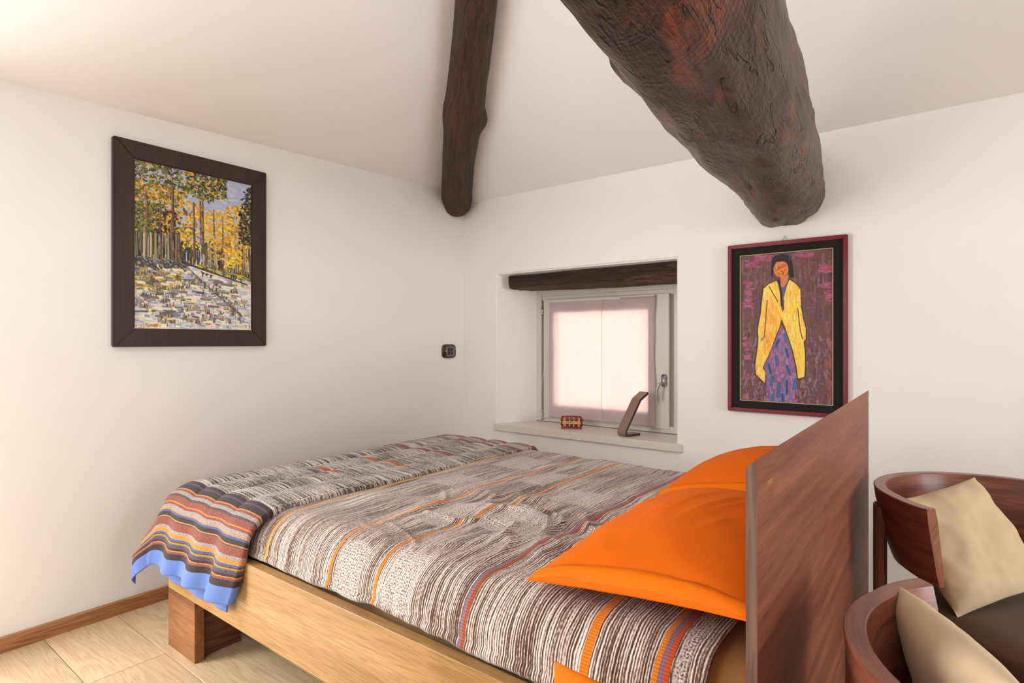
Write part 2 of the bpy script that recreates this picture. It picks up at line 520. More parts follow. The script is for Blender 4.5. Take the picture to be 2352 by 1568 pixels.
# floor: a slab and its planks
fl = box('floor', -0.3, RX, RY, 0.35, -0.06, -0.016, M_SUBFLOOR, kind='structure')
pw, gap = 0.255, 0.0012
lens = [1.9, 2.2, 1.6]
meshes = {}
row = 0
y = -2.257 - 13 * pw
while y < 0.0:
    x = -0.02 - (row * 0.83) % 1.7
    y0, y1 = max(y, RY), min(y + pw, 0.0)
    k = row
    brk = [x]
    while brk[-1] < RX:
        brk.append(brk[-1] + lens[k % 3]); k += 1
    if abs(y + pw + 2.257) < 0.01:
        brk = [-0.02, 0.51, 2.7, 4.4, RX]
    if abs(y + 2.257) < 0.01:
        brk = [-0.02, 1.95, 3.9, RX]
    if y1 - y0 > 0.02:
        for a, b in zip(brk[:-1], brk[1:]):
            a, b = max(a, -0.02), min(b, RX)
            if b - a < 0.05:
                continue
            key = (round(b - a, 3), round(y1 - y0, 3))
            if key not in meshes:
                bm = bmesh.new(); bm_box(bm, gap, key[0] - gap, gap, key[1] - gap, -0.016, 0.0, 0.0008, 1)
                meshes[key] = from_bm('plank', bm); meshes[key].materials.append(M_FLOOR)
            o = bpy.data.objects.new('plank', meshes[key]); COL.objects.link(o)
            o.location = (a, y0, 0); o.parent = fl
    y += pw; row += 1

# window wall (plane y = 0) with its splayed opening
def wall_window():
    bm = bmesh.new()
    def V(x, y, z): return bm.verts.new((x, y, z))
    ox0, ox1, oz0, oz1 = 0.325, 1.662, 0.607, 1.682
    bx0, bx1, bz0, bz1 = 0.470, 1.570, 0.607, 1.600
    X0, X1, Z0, Z1, T = -0.3, RX + 0.2, -0.05, 2.42, 0.46
    of = [V(X0, 0, Z0), V(X1, 0, Z0), V(X1, 0, Z1), V(X0, 0, Z1)]
    inf = [V(ox0, 0, oz0), V(ox1, 0, oz0), V(ox1, 0, oz1), V(ox0, 0, oz1)]
    mid = [V(bx0, 0.30, bz0), V(bx1, 0.30, bz0), V(bx1, 0.30, bz1), V(bx0, 0.30, bz1)]
    bak = [V(bx0, T, bz0), V(bx1, T, bz0), V(bx1, T, bz1), V(bx0, T, bz1)]
    ob = [V(X0, T, Z0), V(X1, T, Z0), V(X1, T, Z1), V(X0, T, Z1)]
    for A, B in ((of, inf), (inf, mid), (mid, bak), (bak, ob), (ob, of)):
        for i in range(4):
            j = (i + 1) % 4
            bm.faces.new((A[i], A[j], B[j], B[i]))
    bmesh.ops.recalc_face_normals(bm, faces=bm.faces)
    ed = [e for e in bm.edges if all(v in inf for v in e.verts)]
    bmesh.ops.bevel(bm, geom=ed, offset=0.008, segments=3, affect='EDGES')
    return from_bm('wall_window', bm)


link('wall_window', wall_window(), M_WALL, kind='structure')
# left wall (plane x = 0) with the glazed-door opening beyond the frame's left edge
bm = bmesh.new()
bm_box(bm, -0.3, 0, -2.93, 0.3, -0.05, 2.42)
bm_box(bm, -0.3, 0, RY, -3.97, -0.05, 2.42)
bm_box(bm, -0.3, 0, -3.97, -2.93, 2.09, 2.42)
link('wall_left', from_bm('wall_left', bm), M_WALL, kind='structure')
box('wall_back', -0.3, RX + 0.2, RY - 0.25, RY, -0.05, 3.0, M_WALL, kind='structure')
box('wall_right', RX, RX + 0.25, RY - 0.2, 0.3, -0.05, 4.4, M_WALL, kind='structure')

# sloping ceiling: eave planes over the two visible walls meeting on a hip
cm = bpy.data.meshes.new('ceiling')
hx, hy, hz = 3.07, -3.0, 3.893
cv = [(0, -0.1276, 2.302), (0, 0, 2.232), (RX + 0.1, 0, 2.254), (RX + 0.1, hy, 3.905), (hx, hy, hz), (0, RY - .05, 2.10), (RX + 0.1, RY - .05, 2.12),
      (-0.15, RY - .05, 2.017), (-0.15, -0.1276, 2.22), (-0.15, 0.12, 2.166), (0, 0.12, 2.166), (RX + 0.1, 0.12, 2.188)]
cf = [(0, 1, 2, 3, 4), (0, 4, 5), (4, 3, 6, 5), (0, 5, 7, 8), (0, 8, 9, 10, 1), (1, 10, 11, 2)]
cm.from_pydata(cv, [], cf); cm.update()
bm = bmesh.new(); bm.from_mesh(cm)
bmesh.ops.recalc_face_normals(bm, faces=bm.faces)
bm.to_mesh(cm); bm.free()
ceil = link('ceiling', cm, M_CEIL, kind='structure')

# skirting board on the left wall
prism('baseboard_left', [(0, 0), (0.013, 0), (0.013, 0.057), (0.010, 0.060), (0, 0.060)], 'y', -2.93, -0.0, M_SKIRT, kind='structure')

# ------------------------------------------------------------------ window
win = thing('window_1', (0, 0, 0), None, None, kind='structure')
def frame_ring(name, x0, x1, z0, z1, w_, y0, y1, mat, parent, wr=None, bevel=0.003):
    wr = wr or w_
    b = bmesh.new()
    bm_box(b, x0, x0 + w_, y0, y1, z0, z1, bevel, 1)
    bm_box(b, x1 - wr, x1, y0, y1, z0, z1, bevel, 1)
    bm_box(b, x0 + w_ - .002, x1 - wr + .002, y0 + .0005, y1 - .0005, z1 - w_, z1, bevel, 1)
    bm_box(b, x0 + w_ - .002, x1 - wr + .002, y0 + .0005, y1 - .0005, z0, z0 + w_, bevel, 1)
    return link(name, from_bm(name, b), mat, parent)

frame_ring('window_frame', 0.466, 1.572, 0.613, 1.580, 0.046, 0.295, 0.37, M_FRAME, win)
b = bmesh.new(); bm_box(b, 0.512, 1.526, 0.305, 0.36, 1.500, 1.536, 0.003, 1)
link('frame_head', from_bm('frame_head', b), M_FRAME, win)
frame_ring('frame_rebate', 0.505, 1.534, 0.62, 1.545, 0.09, 0.330, 0.372, M_FRAME, win)
sash = frame_ring('window_sash', 0.536, 1.498, 0.640, 1.508, 0.10, 0.287, 0.345, M_FRAME, win, wr=0.142)
t = NT('clear_glass')
gl = t.n('ShaderNodeBsdfGlossy'); gl.inputs['Roughness'].default_value = 0.02
tr = t.n('ShaderNodeBsdfTransparent'); fr = t.n('ShaderNodeFresnel'); fr.inputs[0].default_value = 1.45
mx = t.n('ShaderNodeMixShader'); t.link(fr.outputs[0], mx.inputs[0]); t.link(tr.outputs[0], mx.inputs[1]); t.link(gl.outputs[0], mx.inputs[2])
t.link(mx.outputs[0], t.out.inputs[0])
box('pane', 0.63, 1.36, 0.312, 0.318, 0.735, 1.412, t.m, sash)
for z in (1.425, 0.655):
    h = lathe('hinge', [(0, -.03), (.007, -.03), (.007, -.011), (.0062, -.010), (.007, -.009), (.007, .03), (0, .03)], M_STEEL, win, 12)
    h.location = (0.526, 0.285, z)
box('seal_line', 0.47, 1.57, 0.288, 0.296, 0.6075, 0.6135, M_GAP, win)
hd = prism('handle_plate', [(1.467 + .017 * math.cos(a) , .952 + (.024 if math.sin(a) >= 0 else -.024) + .017 * math.sin(a)) for a in np.linspace(0, 2 * np.pi, 24, endpoint=False)],
           'y', 0.272, 0.288, M_STEEL, win, 0.003, 2, smooth=True)
tube('handle_lever', [(1.467, .276, .935), (1.467, .246, .935), (1.462, .236, .934), (1.452, .234, .925), (1.443, .234, .905), (1.438, .235, .88), (1.438, .236, .85), (1.441, .238, .822)],
     0.0085, M_STEEL, hd)

# window sill with ears past the opening
prism('trim_1', [(0.318, -0.03), (1.689, -0.03), (1.689, 0.0), (1.664, 0.0), (1.575, 0.31), (0.466, 0.31), (0.322, 0.0), (0.318, 0.0)], 'z', 0.567, 0.6125, M_SILL,
      bevel=0.004, seg=2, kind='structure')

# blind on the sash
def blind_material():
    t = NT('sheer_lilac_linen')
    uv = t.coord('Object')
    wv = t.noise(t.vmul(uv, (0.06, 1, 1)), 330, 2.0, 0.6)
    wx = t.noise(t.vmul(uv, (1, 1, 0.06)), 330, 2.0, 0.6)
    f = t.math('ADD', t.math('MULTIPLY', wv, 0.65), t.math('MULTIPLY', wx, 0.35))
    c = t.mix(f, S(222, 202, 212), S(246, 232, 238))
    d = t.n('ShaderNodeBsdfDiffuse'); t.link(c, d.inputs[0])
    tl = t.n('ShaderNodeBsdfTranslucent'); t.link(t.mix(f, S(232, 214, 206), S(255, 246, 236)), tl.inputs[0])
    tp = t.n('ShaderNodeBsdfTransparent'); t.link(t.mix(f, S(200, 186, 184), S(250, 236, 230)), tp.inputs[0])
    a = t.n('ShaderNodeMixShader'); a.inputs[0].default_value = 0.30
    t.link(d.outputs[0], a.inputs[1]); t.link(tl.outputs[0], a.inputs[2])
    e = t.n('ShaderNodeMixShader'); e.inputs[0].default_value = 0.24
    t.link(a.outputs[0], e.inputs[1]); t.link(tp.outputs[0], e.inputs[2])
    t.link(e.outputs[0], t.out.inputs[0])
    return t.m


M_BLIND = blind_material()
bl = thing('window_blind', (1.0, 0.276, 0.65), 'sheer lilac linen blind hanging flat over the small window sash', 'blind')
us = np.linspace(-0.405, 0.408, 60); vs = np.linspace(0.0, 0.842, 60)
U, V = np.meshgrid(us, vs, indexing='ij')
edge = np.sin(V * 9) * 0.004 + np.sin(V * 23 + 1) * 0.002
P = np.stack([U + edge * sst(0.2, 0.4, U), -0.0045 - 0.0035 * vnoise(U * 3, V * 5, 3) + 0.001 * np.sin(U * 60), V], -1)
bo = grid('fabric', P, M_BLIND, bl)
md = bo.modifiers.new('thickness', 'SOLIDIFY'); md.thickness = 0.0006
M_SEAM = plain('lilac_stitching', S(236, 216, 206), 0.9)
box('seam', 0.026, 0.0285, -0.0088, -0.0082, 0.0, 0.842, M_SEAM, bl)
box('head_rail', -0.405, 0.408, -0.005, 0.009, 0.834, 0.850, M_FRAME, bl)
tube('pull_cord', [(-0.405, 0.004, 0.84), (-0.41, -.004, 0.6), (-0.42, -.012, 0.42), (-0.45, -.02, 0.28), (-0.472, -.022, 0.17), (-0.478, -.022, 0.10), (-0.465, -.02, 0.055), (-0.435, -.014, 0.03), (-0.40, -.010, 0.03)],
     0.0013, plain('white_cord', S(232, 224, 212), 0.8), bl)

# ------------------------------------------------------------------ timbers
def log(name, path, radii, mat, label, n_len, n_ang, up=(0, 0, 1), expo=2.4, seed=1, amp=0.012, extra=None, end_taper=None, tilt=0.0, cat='beam'):
    """irregular beam along a polyline; radii = (half width, half height) per path point"""
    path = np.array(path, float); radii = np.array(radii, float)
    seg = np.r_[0, np.cumsum(np.linalg.norm(np.diff(path, axis=0), axis=1))]
    s = np.linspace(0, seg[-1], n_len)
    C = np.stack([np.interp(s, seg, path[:, k]) for k in range(3)], -1)
    k = max(3, n_len // 30); ker = np.hanning(2 * k + 1); ker /= ker.sum()
    pad = np.pad(C, ((k, k), (0, 0)), mode='edge'); base = np.stack([np.convolve(pad[:, j], ker, 'valid') for j in range(3)], -1)
    lin = np.linspace(0, 1, n_len)[:, None]
    C = base + (C[:1] - base[:1]) * (1 - lin) + (C[-1:] - base[-1:]) * lin
    R = np.stack([np.interp(s, seg, radii[:, k]) for k in range(2)], -1)
    T = np.gradient(C, axis=0); T /= np.linalg.norm(T, axis=1)[:, None]
    upv = np.array(up, float)
    W = np.cross(T, upv); W /= np.linalg.norm(W, axis=1)[:, None]
    H = np.cross(W, T)
    a = np.linspace(0, 2 * np.pi, n_ang, endpoint=False) + tilt
    ca, sa = np.cos(a), np.sin(a)
    rr = (np.abs(ca) ** expo + np.abs(sa) ** expo) ** (-1 / expo)
    A, SS = np.meshgrid(a, s, indexing='ij')
    per = lambda f, fy, sd: fbm(np.cos(A) * f + 7 + SS * fy * 0.31, np.sin(A) * f + 3 + SS * fy, sd, 4)
    d = amp * 1.1 * per(0.9, 1.0, seed) + amp * 0.28 * per(3.2, 3.2, seed + 5)
    ar = A * 0.19
    fib = 1 - np.abs(vnoise(ar * 55, SS * 2.6 + 0.35 * vnoise(ar * 9, SS * 3, seed + 30), seed + 9))
    d = d + amp * 0.09 * fib + amp * 0.10 * vnoise(ar * 28, SS * 9, seed + 21)
    gouge = np.clip(vnoise(ar * 24, SS * 6, seed + 40) - 0.62, 0, 1) * 3.0
    d = d - amp * 0.55 * gouge
    if extra is not None:
        d = d + extra(A, SS)
    sc = np.ones_like(SS)
    if end_taper is not None:
        sc = end_taper(A, SS, s[-1])
    RW = (R[None, :, 0] * rr[:, None] + d) * sc; RH = (R[None, :, 1] * rr[:, None] + d) * sc
    P = C[None] + W[None] * (ca[:, None] * RW)[..., None] + H[None] * (sa[:, None] * RH)[..., None]
    UV = np.stack([A * 0.19, SS], -1)
    P = np.concatenate([C[None, :1].repeat(n_ang, 0), P, C[None, -1:].repeat(n_ang, 0)], 1)
    UV = np.concatenate([UV[:, :1], UV, UV[:, -1:]], 1)
    return grid(name, P, mat, None, UV, close_u=True, label=label, cat=cat)


def bump_at(a0, s0, wa, ws, h):
    return lambda A, SS: h * np.exp(-(((A - a0 + np.pi) % (2 * np.pi) - np.pi) / wa) ** 2 - ((SS - s0) / ws) ** 2)


# big tie beam; arclength s runs from the wall (y = .2) towards the room
knob = bump_at(math.radians(-14), 2.10, 0.25, 0.07, 0.045)
knot = bump_at(math.radians(268), 1.55, 0.28, 0.12, -0.012)
def beam_extra(A, SS):
    x = knob(A, SS) + knot(A, SS)
    # underside hewn away towards the wall, widening again a little further out
    x = x - 0.022 * np.exp(-((SS - 0.72) / 0.28) ** 2) * np.clip(np.cos(A), 0, 1)
    x = x - 0.02 * sst(0.62, 0.2, SS) * np.clip(np.cos(A), 0, 1)
    # hewn arris low on the left and right
    x = x - 0.02 * np.exp(-((A - 3.93) / 0.28) ** 2) - 0.012 * np.exp(-((A - 5.5) / 0.2) ** 2)
    return x

big = log('tie_beam', [(2.225, 0.22, 1.975), (2.225, 0.0, 1.975), (2.285, -0.4, 1.965), (2.352, -1.1, 1.965), (2.405, -1.63, 1.97), (2.475, -2.2, 1.975), (2.6, -3.4, 1.99), (2.82, -5.52, 2.0)],
          [(.175, .185), (.185, .19), (.186, .185), (.186, .19), (.178, .195), (.178, .20), (.2, .2), (.2, .2)],
          M_BEAM, 'massive dark rough-hewn ceiling beam running from above the portrait towards the viewer', 620, 150, expo=3.3, seed=11, amp=0.013, extra=beam_extra)
rk = bump_at(math.radians(190), 0.98, 0.5, 0.07, 0.03)
rk2 = bump_at(math.radians(0), 1.0, 0.6, 0.13, 0.014)
rafter = log('corner_rafter', [(-0.006, -0.030, 2.180), (0.045, -0.12, 2.25), (0.33, -0.42, 2.40), (0.66, -0.72, 2.575), (0.99, -1.02, 2.75), (2.6, -2.55, 3.63)],
             [(.10, .12), (.107, .12), (.104, .12), (.110, .12), (.098, .115), (.092, .11)],
             M_RAFTER, 'slim dark timber rafter descending into the corner between the two walls', 320, 90, expo=2.3, seed=33, amp=0.007,
             extra=lambda A, SS: rk(A, SS) + rk2(A, SS),
             end_taper=lambda A, SS, L: np.sqrt(np.clip(1 - (np.clip(0.12 - SS, 0, 0.12) / 0.124) ** 2, 0.0, 1)))
lin = log('window_lintel', [(0.42, 0.155, 1.622), (0.8, 0.152, 1.620), (1.2, 0.155, 1.617), (1.668, 0.155, 1.614)],
          [(.135, .047), (.135, .048), (.135, .05), (.135, .055)], M_LINTEL,
          'short blackened rough timber lintel spanning the window recess', 220, 96, expo=8, seed=51, amp=0.0065)

# ------------------------------------------------------------------ pictures (hand-painted colour on a relief of canvas)
def S3(c):
    c = np.asarray(c, float) / 255.0
    return np.where(c <= 0.04045, c / 12.92, ((c + 0.055) / 1.055) ** 2.4)


class Canvas:
    def __init__(self, w_, h_, c):
        self.a = np.zeros((h_, w_, 3)); self.a[:] = c
        self.w, self.h = w_, h_

    def stroke(self, x0, y0, x1, y1, wd, c, taper=0.0):
        """x, y in 0..1 of the canvas, width in pixels"""
        W, Hh = self.w, self.h
        x0, x1, y0, y1 = x0 * W, x1 * W, y0 * Hh, y1 * Hh
        a, b = int(max(0, min(x0, x1) - wd - 1)), int(min(W, max(x0, x1) + wd + 2))
        p, q = int(max(0, min(y0, y1) - wd - 1)), int(min(Hh, max(y0, y1) + wd + 2))
        if b <= a or q <= p:
            return
        X, Y = np.meshgrid(np.arange(a, b) + .5, np.arange(p, q) + .5)
        dx, dy = x1 - x0, y1 - y0
        t_ = np.clip(((X - x0) * dx + (Y - y0) * dy) / (dx * dx + dy * dy + 1e-6), 0, 1)
        d = np.hypot(X - x0 - t_ * dx, Y - y0 - t_ * dy)
        m = np.clip(wd * 0.5 * (1 - taper * t_) - d + 0.5, 0, 1)[..., None]
        self.a[p:q, a:b] = self.a[p:q, a:b] * (1 - m) + np.asarray(c, float) * m

    def poly(self, pts, c):
        pts = np.array(pts, float) * (self.w, self.h)
        X, Y = np.meshgrid(np.arange(self.w) + .5, np.arange(self.h) + .5)
        ins = np.zeros(X.shape, bool)
        n = len(pts)
        for i in range(n):
            (xa, ya), (xb, yb) = pts[i], pts[(i + 1) % n]
            if ya == yb:
                continue
            cr = ((ya > Y) != (yb > Y)) & (X < (xb - xa) * (Y - ya) / (yb - ya) + xa)
            ins ^= cr
        self.a[ins] = c
        return ins

    def line(self, pts, wd, c):
        for p, q in zip(pts[:-1], pts[1:]):
            self.stroke(p[0], p[1], q[0], q[1], wd, c)


def forest():
    W, Hh = 300, 420
    c = Canvas(W, Hh, (176, 184, 210))
    R = random.Random(4)
    U = R.uniform
    def pick(cols, j=14):
        k = R.choice(cols); return tuple(x + U(-j, j) for x in k)
    sky = [(178, 186, 216), (190, 196, 220), (168, 178, 212), (200, 204, 222)]
    for _ in range(260):
        x, y = U(0, 1), U(0, .45); c.stroke(x, y, x + U(.03, .08), y + U(-.01, .02), U(3, 7), pick(sky, 6))
    # ground
    snow = [(240, 230, 208), (228, 218, 202), (204, 202, 206), (236, 222, 192), (186, 190, 206), (246, 238, 220), (222, 206, 178)]
    for _ in range(1500):
        y = U(.56, 1.0); x = U(0, 1); l = U(.02, .08) * (y)
        c.stroke(x, y, x + l, y + U(-.006, .012), U(2, 6), pick(snow, 12))
    for _ in range(260):
        y = U(.58, .76); x = U(0, .45 - (y - .58)); c.stroke(x, y, x + U(.01, .05), y + U(-.008, .008), U(2, 4), pick([(206, 178, 60), (222, 196, 90), (180, 150, 60), (120, 110, 60)]))
    # distant dark gap
    for _ in range(120):
        x, y = U(.33, .52), U(.44, .56); c.stroke(x, y, x, y + U(.02, .05), U(2, 4), pick([(44, 44, 30), (66, 60, 36), (90, 80, 40)]))
    # dark mass behind the trunks
    for _ in range(420):
        x = U(0, .36); y = U(.36, .58); c.stroke(x, y, x + U(-.01, .01), y + U(.02, .06), U(2, 5), pick([(60, 56, 40), (84, 76, 56), (40, 40, 34), (116, 104, 74)]))
    for _ in range(420):
        x = U(.54, 1); y = U(.42, .62); c.stroke(x, y, x + U(-.01, .01), y + U(.02, .05), U(2, 5), pick([(70, 62, 40), (96, 84, 52), (46, 42, 34), (130, 110, 60)]))
    # trunks
    trunk = [(150, 132, 108), (186, 170, 140), (60, 50, 42), (110, 92, 72), (200, 186, 158), (40, 34, 30)]
    for k in range(64):
        x = U(0, .36); y1 = U(.54, .6); y0 = U(.2, .44)
        c.stroke(x + U(-.01, .01), y0, x, y1, U(1.2, 3.6), pick(trunk))
    for k in range(60):
        x = U(.55, 1); y1 = U(.56, .62) + (x - .55) * .06; y0 = y1 - U(.08, .2)
        c.stroke(x + U(-.01, .01), y0, x, y1, U(1.2, 3.4), pick(trunk))
    # foliage masses
    def leaves(n, x0, x1, y0, y1, cols, sz=(2, 5.5), shape=None):
        for _ in range(n):
            x, y = U(x0, x1), U(y0, y1)
            if shape and not shape(x, y):
                continue
            a = U(0, 6.28); l = U(.006, .022)
            c.stroke(x, y, x + l * math.cos(a), y + l * .7 * math.sin(a), U(*sz), pick(cols))
    GN = [(84, 92, 44), (106, 116, 54), (64, 72, 42), (128, 130, 62), (140, 118, 52), (66, 60, 40)]
    OR = [(214, 158, 56), (226, 176, 64), (196, 126, 52), (232, 192, 92), (150, 124, 50), (206, 136, 66), (120, 126, 56)]
    YE = [(238, 190, 48), (244, 206, 76), (224, 164, 40), (236, 214, 110), (206, 162, 56)]
    DK = [(44, 40, 30), (62, 58, 34), (84, 70, 36), (36, 38, 32)]
    leaves(520, 0, .38, .0, .22, GN + OR[:1]); leaves(620, 0, .42, .13, .42, OR + GN[:2] + YE[:1])
    leaves(220, .0, .2, .25, .42, GN); leaves(200, .18, .34, .28, .42, DK + OR[:2])
    leaves(620, .4, .76, -.02, .17, GN + DK[:2] + OR[:2], shape=lambda x, y: y < .19 - abs(x - .57) * .35)
    leaves(520, .53, .84, .22, .46, YE + OR[:2], shape=lambda x, y: (x - .69) ** 2 / .026 + (y - .34) ** 2 / .016 < 1)
    leaves(260, .42, .56, .2, .36, OR + YE, shape=lambda x, y: R.random() < .5)
    leaves(360, .76, 1, .16, .45, OR + YE[:2] + [(190, 150, 60)])
    leaves(420, .87, 1.02, .03, .42, DK + GN[:1], shape=lambda x, y: x > .9 - (y - .2) * .25 + U(-.03, .03))
    leaves(160, .6, .95, .42, .54, YE + GN[:2] + OR); leaves(110, .75, .9, .46, .58, [(226, 200, 60), (240, 210, 90)] + YE)
    leaves(130, .38, .52, .36, .48, YE + OR + GN[:2])
    # taller foreground trunks
    for x, y0, y1, wd in ((.30, .12, .575, 6), (.285, .34, .575, 3), (.47, .2, .54, 4.5), (.545, .16, .50, 4), (.525, .18, .45, 3), (.35, .4, .57, 5), (.64, .22, .4, 2.5), (.10, .2, .44, 3), (.2, .22, .5, 3), (.72, .25, .45, 2)):
        for s in range(8):
            ya = y0 + (y1 - y0) * s / 8; yb = y0 + (y1 - y0) * (s + 1.2) / 8
            c.stroke(x + U(-.004, .004), ya, x + .012 * (s / 8), yb, wd, pick([(126, 102, 84), (150, 128, 104), (96, 76, 62)], 8))
            c.stroke(x + .008, ya, x + .02 * (s / 8) + .004, yb, wd * .3, pick([(50, 40, 34)], 8))
    # verge shadow, ruts and track
    for _ in range(200):
        x = U(0, .42); y = .585 + U(-.015, .04); c.stroke(x, y, x + U(.01, .03), y + U(-.01, .02), U(2, 4), pick([(74, 70, 66), (100, 96, 90), (56, 56, 56), (150, 146, 150)]))
    for _ in range(90):
        s = U(0, 1); x = .42 + .58 * s; y = .585 + .11 * s + U(0, .05) * s; c.stroke(x, y, x + .06, y + .012, U(3, 6), pick([(226, 208, 180), (206, 196, 188), (238, 226, 206)]))
    for s in range(40):
        q = s / 40
        c.stroke(.38 + .56 * q, .578 + .105 * q, .395 + .57 * q, .581 + .108 * q, 3 + 3 * (1 - q), pick([(54, 44, 40), (80, 66, 58)], 8))
        if q > .05:
            c.stroke(.40 + .5 * q ** 1.2, .59 + .30 * q ** 1.1, .415 + .5 * q ** 1.2, .60 + .31 * q ** 1.1, 2 + 2 * q, pick([(90, 76, 66), (130, 116, 108), (70, 58, 52)], 8))
    for _ in range(60):
        x = U(.5, 1); y = .585 + (x - .42) * .13 + U(-.02, .005); c.stroke(x, y, x + .03, y + .006, U(2, 4), pick([(150, 150, 60), (96, 100, 50), (206, 186, 70)]))
    for _ in range(170):
        x = U(0, 1); y = U(.68, .98); c.stroke(x, y, x + U(-.006, .006), y - U(.006, .02), U(1, 2.2), pick([(80, 70, 60), (120, 104, 84), (160, 140, 100), (190, 150, 70)]))
    for _ in range(150):
        x = U(0, .9); y = U(.66, .96); n_ = R.randint(3, 7)
        for k in range(n_):
            c.stroke(x + k * .008, y, x + k * .008 + U(-.008, .012), y - U(.008, .03), U(1.2, 2.6), pick([(96, 82, 64), (136, 116, 88), (176, 150, 110), (70, 62, 54)]))
    for _ in range(90):
        x = U(0, .8); y = U(.62, .95); c.stroke(x, y, x + U(.03, .09), y + U(-.006, .006), U(3, 7), pick([(126, 118, 114), (150, 140, 128), (104, 98, 96), (236, 222, 196)]))
    for _ in range(70):
        x = U(0, .95); y = U(.64, .97); c.stroke(x, y, x + U(.02, .05), y + .003, U(2, 4), pick([(150, 158, 190), (164, 172, 204), (132, 136, 160)]))
    for _ in range(26):
        x = U(.02, .2); c.stroke(x, .975 + U(-.006, .004), x + U(.003, .01), .97 + U(-.008, .008), 2, pick([(196, 120, 70), (206, 150, 60)]))
    return c.a


def portrait():
    W, Hh = 260, 456
    c = Canvas(W, Hh, (98, 66, 72))
    R = random.Random(9); U = R.uniform
    def uv(x, y):
        q = (x - 205) / 717.0
        top = 235 - 65 * q; bot = 1360 + 37 * q
        return (q, (y - top) / (bot - top))
    def pick(cols, j=9):
        k = R.choice(cols); return tuple(x + U(-j, j) for x in k)
    def P(L): return [uv(*p) for p in L]
    bgc = [(96, 66, 68), (108, 76, 78), (88, 58, 66), (116, 84, 88), (104, 70, 62)]
    for _ in range(1300):
        x, y = U(0, 1), U(0, 1)
        if R.random() < .7: c.stroke(x, y, x + U(-.01, .01), y + U(.02, .08), U(2, 7), pick(bgc))
        else: c.stroke(x, y, x + U(.03, .08), y + U(-.01, .01), U(2, 6), pick(bgc))
    for _ in range(260):
        x, y = U(0, 1), U(.55, 1); c.stroke(x, y, x + U(-.02, .03), y + U(.01, .05), U(2, 6), pick([(124, 100, 112), (112, 88, 104), (132, 106, 118), (90, 72, 88)]))
    pk = [(148, 78, 104), (158, 88, 116), (136, 70, 94)]
    for (x0, x1, y0, y1, n) in ((320, 460, 225, 265, 40), (650, 760, 195, 240, 30), (240, 340, 270, 320, 22), (235, 285, 430, 590, 46), (220, 295, 600, 640, 20), (820, 915, 300, 360, 36),
                               (825, 915, 440, 480, 30), (870, 905, 500, 600, 20), (225, 250, 870, 980, 16), (230, 280, 1015, 1040, 10), (235, 275, 1150, 1200, 10), (890, 915, 900, 960, 8)):
        for _ in range(n):
            x, y = U(x0, x1), U(y0, y1); a, b = uv(x, y); c.stroke(a, b, a + U(.01, .05), b + U(-.006, .006), U(3, 7), pick(pk))
    for _ in range(60):
        a, b = uv(U(870, 920), U(700, 1390)); c.stroke(a, b, a, b + .03, 2, pick([(150, 84, 62), (120, 70, 70)]))
    # skirt
    sk = P([(540, 770), (575, 840), (600, 900), (640, 1040), (664, 1130), (664, 1190), (640, 1260), (630, 1375), (438, 1368), (420, 1260), (412, 1140), (388, 1110), (440, 1010), (500, 830)])
    c.poly(sk, (122, 84, 128))
    for _ in range(460):
        x, y = U(395, 660), U(800, 1370)
        half = 30 + (y - 780) * .33 if y < 1120 else 118
        if abs(x - 540) < min(half, 116):
            a, b = uv(x, y); c.stroke(a, b, a + U(-.012, .012), b + U(.01, .035), U(2, 6), pick([(132, 98, 142), (152, 96, 124), (120, 98, 152), (162, 106, 128), (124, 88, 116), (146, 120, 162)]))
    for (x, y, dx, dy) in ((515, 890, -20, 50), (565, 850, 10, 50), (500, 1020, 6, 60), (435, 1080, 20, 70), (580, 1095, 25, 60), (575, 960, 14, 60), (465, 1180, -6, 60), (520, 1230, -8, 100), (580, 1210, 0, 100), (470, 1320, -4, 50), (545, 1320, 4, 45), (650, 1200, -14, 70)):
        a, b = uv(x, y); e, f = uv(x + dx, y + dy)
        c.stroke(a, b, e, f, 10, pick([(60, 76, 132), (72, 92, 140)], 8)); c.stroke(a, b, e, f, 4, pick([(50, 60, 110), (64, 110, 130)], 8))
    # coat, outline first
    coat = [(500, 425), (520, 470), (540, 560), (538, 640), (548, 668), (560, 640), (556, 560), (580, 470), (600, 415), (640, 440), (684, 490), (684, 540), (690, 620), (708, 720), (728, 800), (728, 880), (712, 900), (722, 1000), (722, 1100), (716, 1180),
            (690, 1192), (664, 1195), (650, 1090), (620, 960), (590, 860), (560, 780), (540, 720), (520, 800), (500, 840), (460, 950), (436, 1010), (400, 1080), (388, 1110), (412, 1140), (406, 1232), (360, 1190), (330, 1160), (325, 1080), (345, 940), (350, 880), (346, 800), (370, 680), (380, 580), (392, 490), (440, 450)]
    co = P(coat)
    c.line(co + co[:1], 4, (46, 36, 40))
    ins = c.poly(co, (226, 190, 74))
    keep = c.a.copy()
    yl = [(232, 196, 84), (238, 206, 96), (222, 176, 62), (234, 190, 70), (226, 200, 110), (236, 170, 60)]
    for _ in range(1100):
        x, y = U(330, 730), U(420, 1220); a, b = uv(x, y)
        cols = yl if not (400 < x < 520 and 560 < y < 1000) else [(234, 170, 62), (228, 160, 66), (236, 186, 80), (222, 146, 70)]
        c.stroke(a, b, a + U(-.012, .012), b + U(.015, .05), U(2, 6), pick(cols))
    for (x0, y0, x1, y1) in ((425, 580, 402, 860), (402, 860, 380, 890), (664, 640, 684, 820), (684, 820, 700, 880), (440, 470, 510, 590)):
        c.stroke(*uv(x0, y0), *uv(x1, y1), 2.5, (70, 52, 48))
    keep[ins] = c.a[ins]; c.a = keep
    c.line(P([(690, 620), (708, 720), (728, 800), (728, 880), (712, 900), (722, 1000), (722, 1100), (716, 1180), (664, 1195), (650, 1090), (620, 960), (560, 780)]), 2.2, (52, 40, 44))
